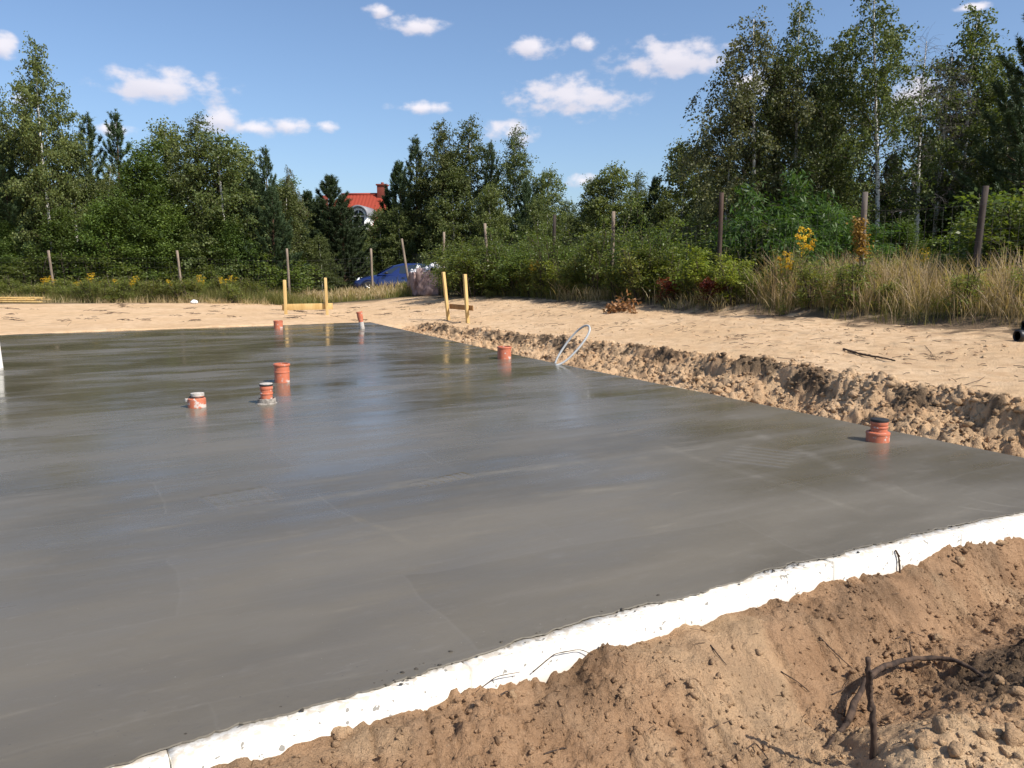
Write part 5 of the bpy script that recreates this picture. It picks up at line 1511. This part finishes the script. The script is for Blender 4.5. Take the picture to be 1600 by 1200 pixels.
# ------------------------------------------------------------------ red roofed house
def house():
    D_ = 66.
    xl, xr = xw(538, D_), xw(598, D_); cx = (xl + xr) / 2; zr = zw(303, D_)
    zg = hz(cx, D_)
    root = empty('brick_house', (cx, D_, zg), R(-6), 'house with orange red tiled roof peeping out between the pines', 'house')
    tile = mat('red_roof_tile', (.30, .05, .028), .75, .2); wall = mat('cream_render', (.72, .68, .56), .85); dark = mat('window_glass', (.02, .022, .026), .08)
    brick = bark_mat('chimney_brick', (.28, .075, .05), (.18, .05, .035), 30, (1, 1, 3)); white = mat('white_frame', (.8, .8, .76), .6)
    W, Dp, ez = 7.2, 8.0, 3.4
    zr = zr - zg
    mb = MB(); mb.box((-.8, 3, ez / 2), (W, Dp, ez)); mb.build('wall', wall, root)
    def roof(name, x0, x1, yf, yb, ze, zt, hip, rows):
        # curved tiles as raised courses and barrels
        m = MB()
        n = int((x1 - x0) / .075)
        for yy, sg in ((yf, 1), (yb, -1)):
            ym = (yf + yb) / 2
            g = np.linspace(0, 1, rows * 2 + 1); X = np.linspace(x0, x1, n)
            T, XX = np.meshgrid(g, X, indexing='ij')
            xc = (x0 + x1) / 2; ins = hip * T; XX2 = x0 + ins + (XX - x0) * ((x1 - x0 - 2 * ins) / (x1 - x0))
            st = (np.arange(rows * 2 + 1) % 2)[:, None] * .035
            ZZ = ze + (zt - ze) * T + .03 * np.abs(np.sin(XX2 * math.pi / .3)) + st
            YY = yy + (ym - yy) * T
            V = np.stack([XX2, YY, ZZ], -1).reshape(-1, 3); a, b = T.shape
            i, j = np.meshgrid(np.arange(a - 1), np.arange(b - 1), indexing='ij')
            Q = np.stack([i * b + j, i * b + j + 1, (i + 1) * b + j + 1, (i + 1) * b + j], -1).reshape(-1, 4)
            if sg < 0: Q = Q[:, ::-1]
            m.add(V, Q)
        ym = (yf + yb) / 2
        for xe, xi, fl in ((x0, x0 + hip, 1), (x1, x1 - hip, 0)):
            V = [(xe, yf, ze), (xe, yb, ze), (xi, ym, zt)]; m.add(V, None, np.array([(0, 2, 1) if fl else (0, 1, 2)]))
        m.tube(np.array([[x0 + hip, ym, zt + .03], [x1 - hip, ym, zt + .03]]), .12, 8)
        return m.build(name, tile, root)
    rf = roof('roof', -W / 2 - 1.3, W / 2 - .3, -1.6, 7.6, ez - .1, zr, 2.4, 14)
    cb = MB(); cb.box((xw(588, D_) - cx, 3.0, zr + .15), (.75, .75, 1.2)); cb.box((xw(588, D_) - cx, 3.0, zr + .78), (.9, .9, .12)); cb.build('chimney', brick, rf, False, .01)
    cb = MB(); cb.tube(np.array([[xw(588, D_) - cx, 3, zr + .8], [xw(588, D_) - cx, 3, zr + 1.0]]), .12, 10); cb.build('chimney_pot', brick, rf)
    # lower wing to the left with its own chimney
    roof('wing_roof', -7.6, -3.2, -2.2, 4.2, 2.6, zw(322, D_) - zg, .1, 10)
    mb = MB(); mb.box((-5.4, 1.0, 1.3), (4.0, 5.8, 2.6)); mb.build('wing_wall', wall, root)
    cb = MB(); cb.box((xw(498, D_) - cx, 2.0, zw(318, D_) - zg), (.55, .55, 1.3)); cb.build('chimney', brick, root, False, .01)
    # arched dormer: barrel roof, white cheek, dark arched window
    dx = xw(575, D_) - cx; dz = zw(352, D_) - zg; y0 = -1.75
    t = np.linspace(0, math.pi, 15); m = MB()
    for yy, r_ in ((y0, .62), (y0 + 3.0, .62)):
        pass
    for r0, r1, ya, yb, nm, mt in ((.82, .66, y0 - .25, y0 + 3.0, 'dormer_roof', mat('grey_dormer_sheet', (.20, .20, .21), .5)), (.66, .44, y0 - .05, y0 + .1, 'dormer_frame', white)):
        m = MB(); V = []
        for rr_ in (r0, r1):
            for yy in (ya, yb): V += [(dx + rr_ * math.cos(a), yy, dz + .55 + rr_ * math.sin(a)) for a in t]
        n = len(t); Q = []
        for j in range(n - 1): Q += [(j, j + 1, n + j + 1, n + j), (2 * n + j + 1, 2 * n + j, 3 * n + j, 3 * n + j + 1), (j + 1, j, 2 * n + j, 2 * n + j + 1), (n + j, n + j + 1, 3 * n + j + 1, 3 * n + j)]
        m.add(V, np.array(Q)); dm = m.build(nm, mt, root)
    m = MB(); m.box((dx, y0 + 1.5, dz - .1), (1.32, 2.9, 1.35)); m.build('dormer_wall', white, root)
    m = MB(); V = [(dx + .44 * math.cos(a), y0 - .0, dz + .55 + .44 * math.sin(a)) for a in t] + [(dx - .44, y0, dz - .5), (dx + .44, y0, dz - .5)]
    n = len(V); m.add(V + [(dx, y0, dz + .2)], None, np.array([((j + 1) % n, j, n) for j in range(n)])); wn = m.build('dormer_window', dark, root)
    m = MB(); m.box((dx, y0 - .03, dz + .2), (.07, .05, 1.5)); m.box((dx, y0 - .03, dz + .5), (.88, .05, .07)); m.build('glazing_bar', white, wn)
    for xx in (-3.4, -1.2, 2.2):
        m = MB(); m.box((xx, -1.02, 1.6), (1.1, .06, 1.3)); w_ = m.build('window', dark, root)
        m = MB(); m.box((xx, -1.06, 2.28), (1.26, .08, .08)); m.box((xx, -1.06, .92), (1.26, .1, .08)); m.box((xx - .59, -1.06, 1.6), (.08, .08, 1.28)); m.box((xx + .59, -1.06, 1.6), (.08, .08, 1.28)); m.build('window_frame', white, w_)
house()
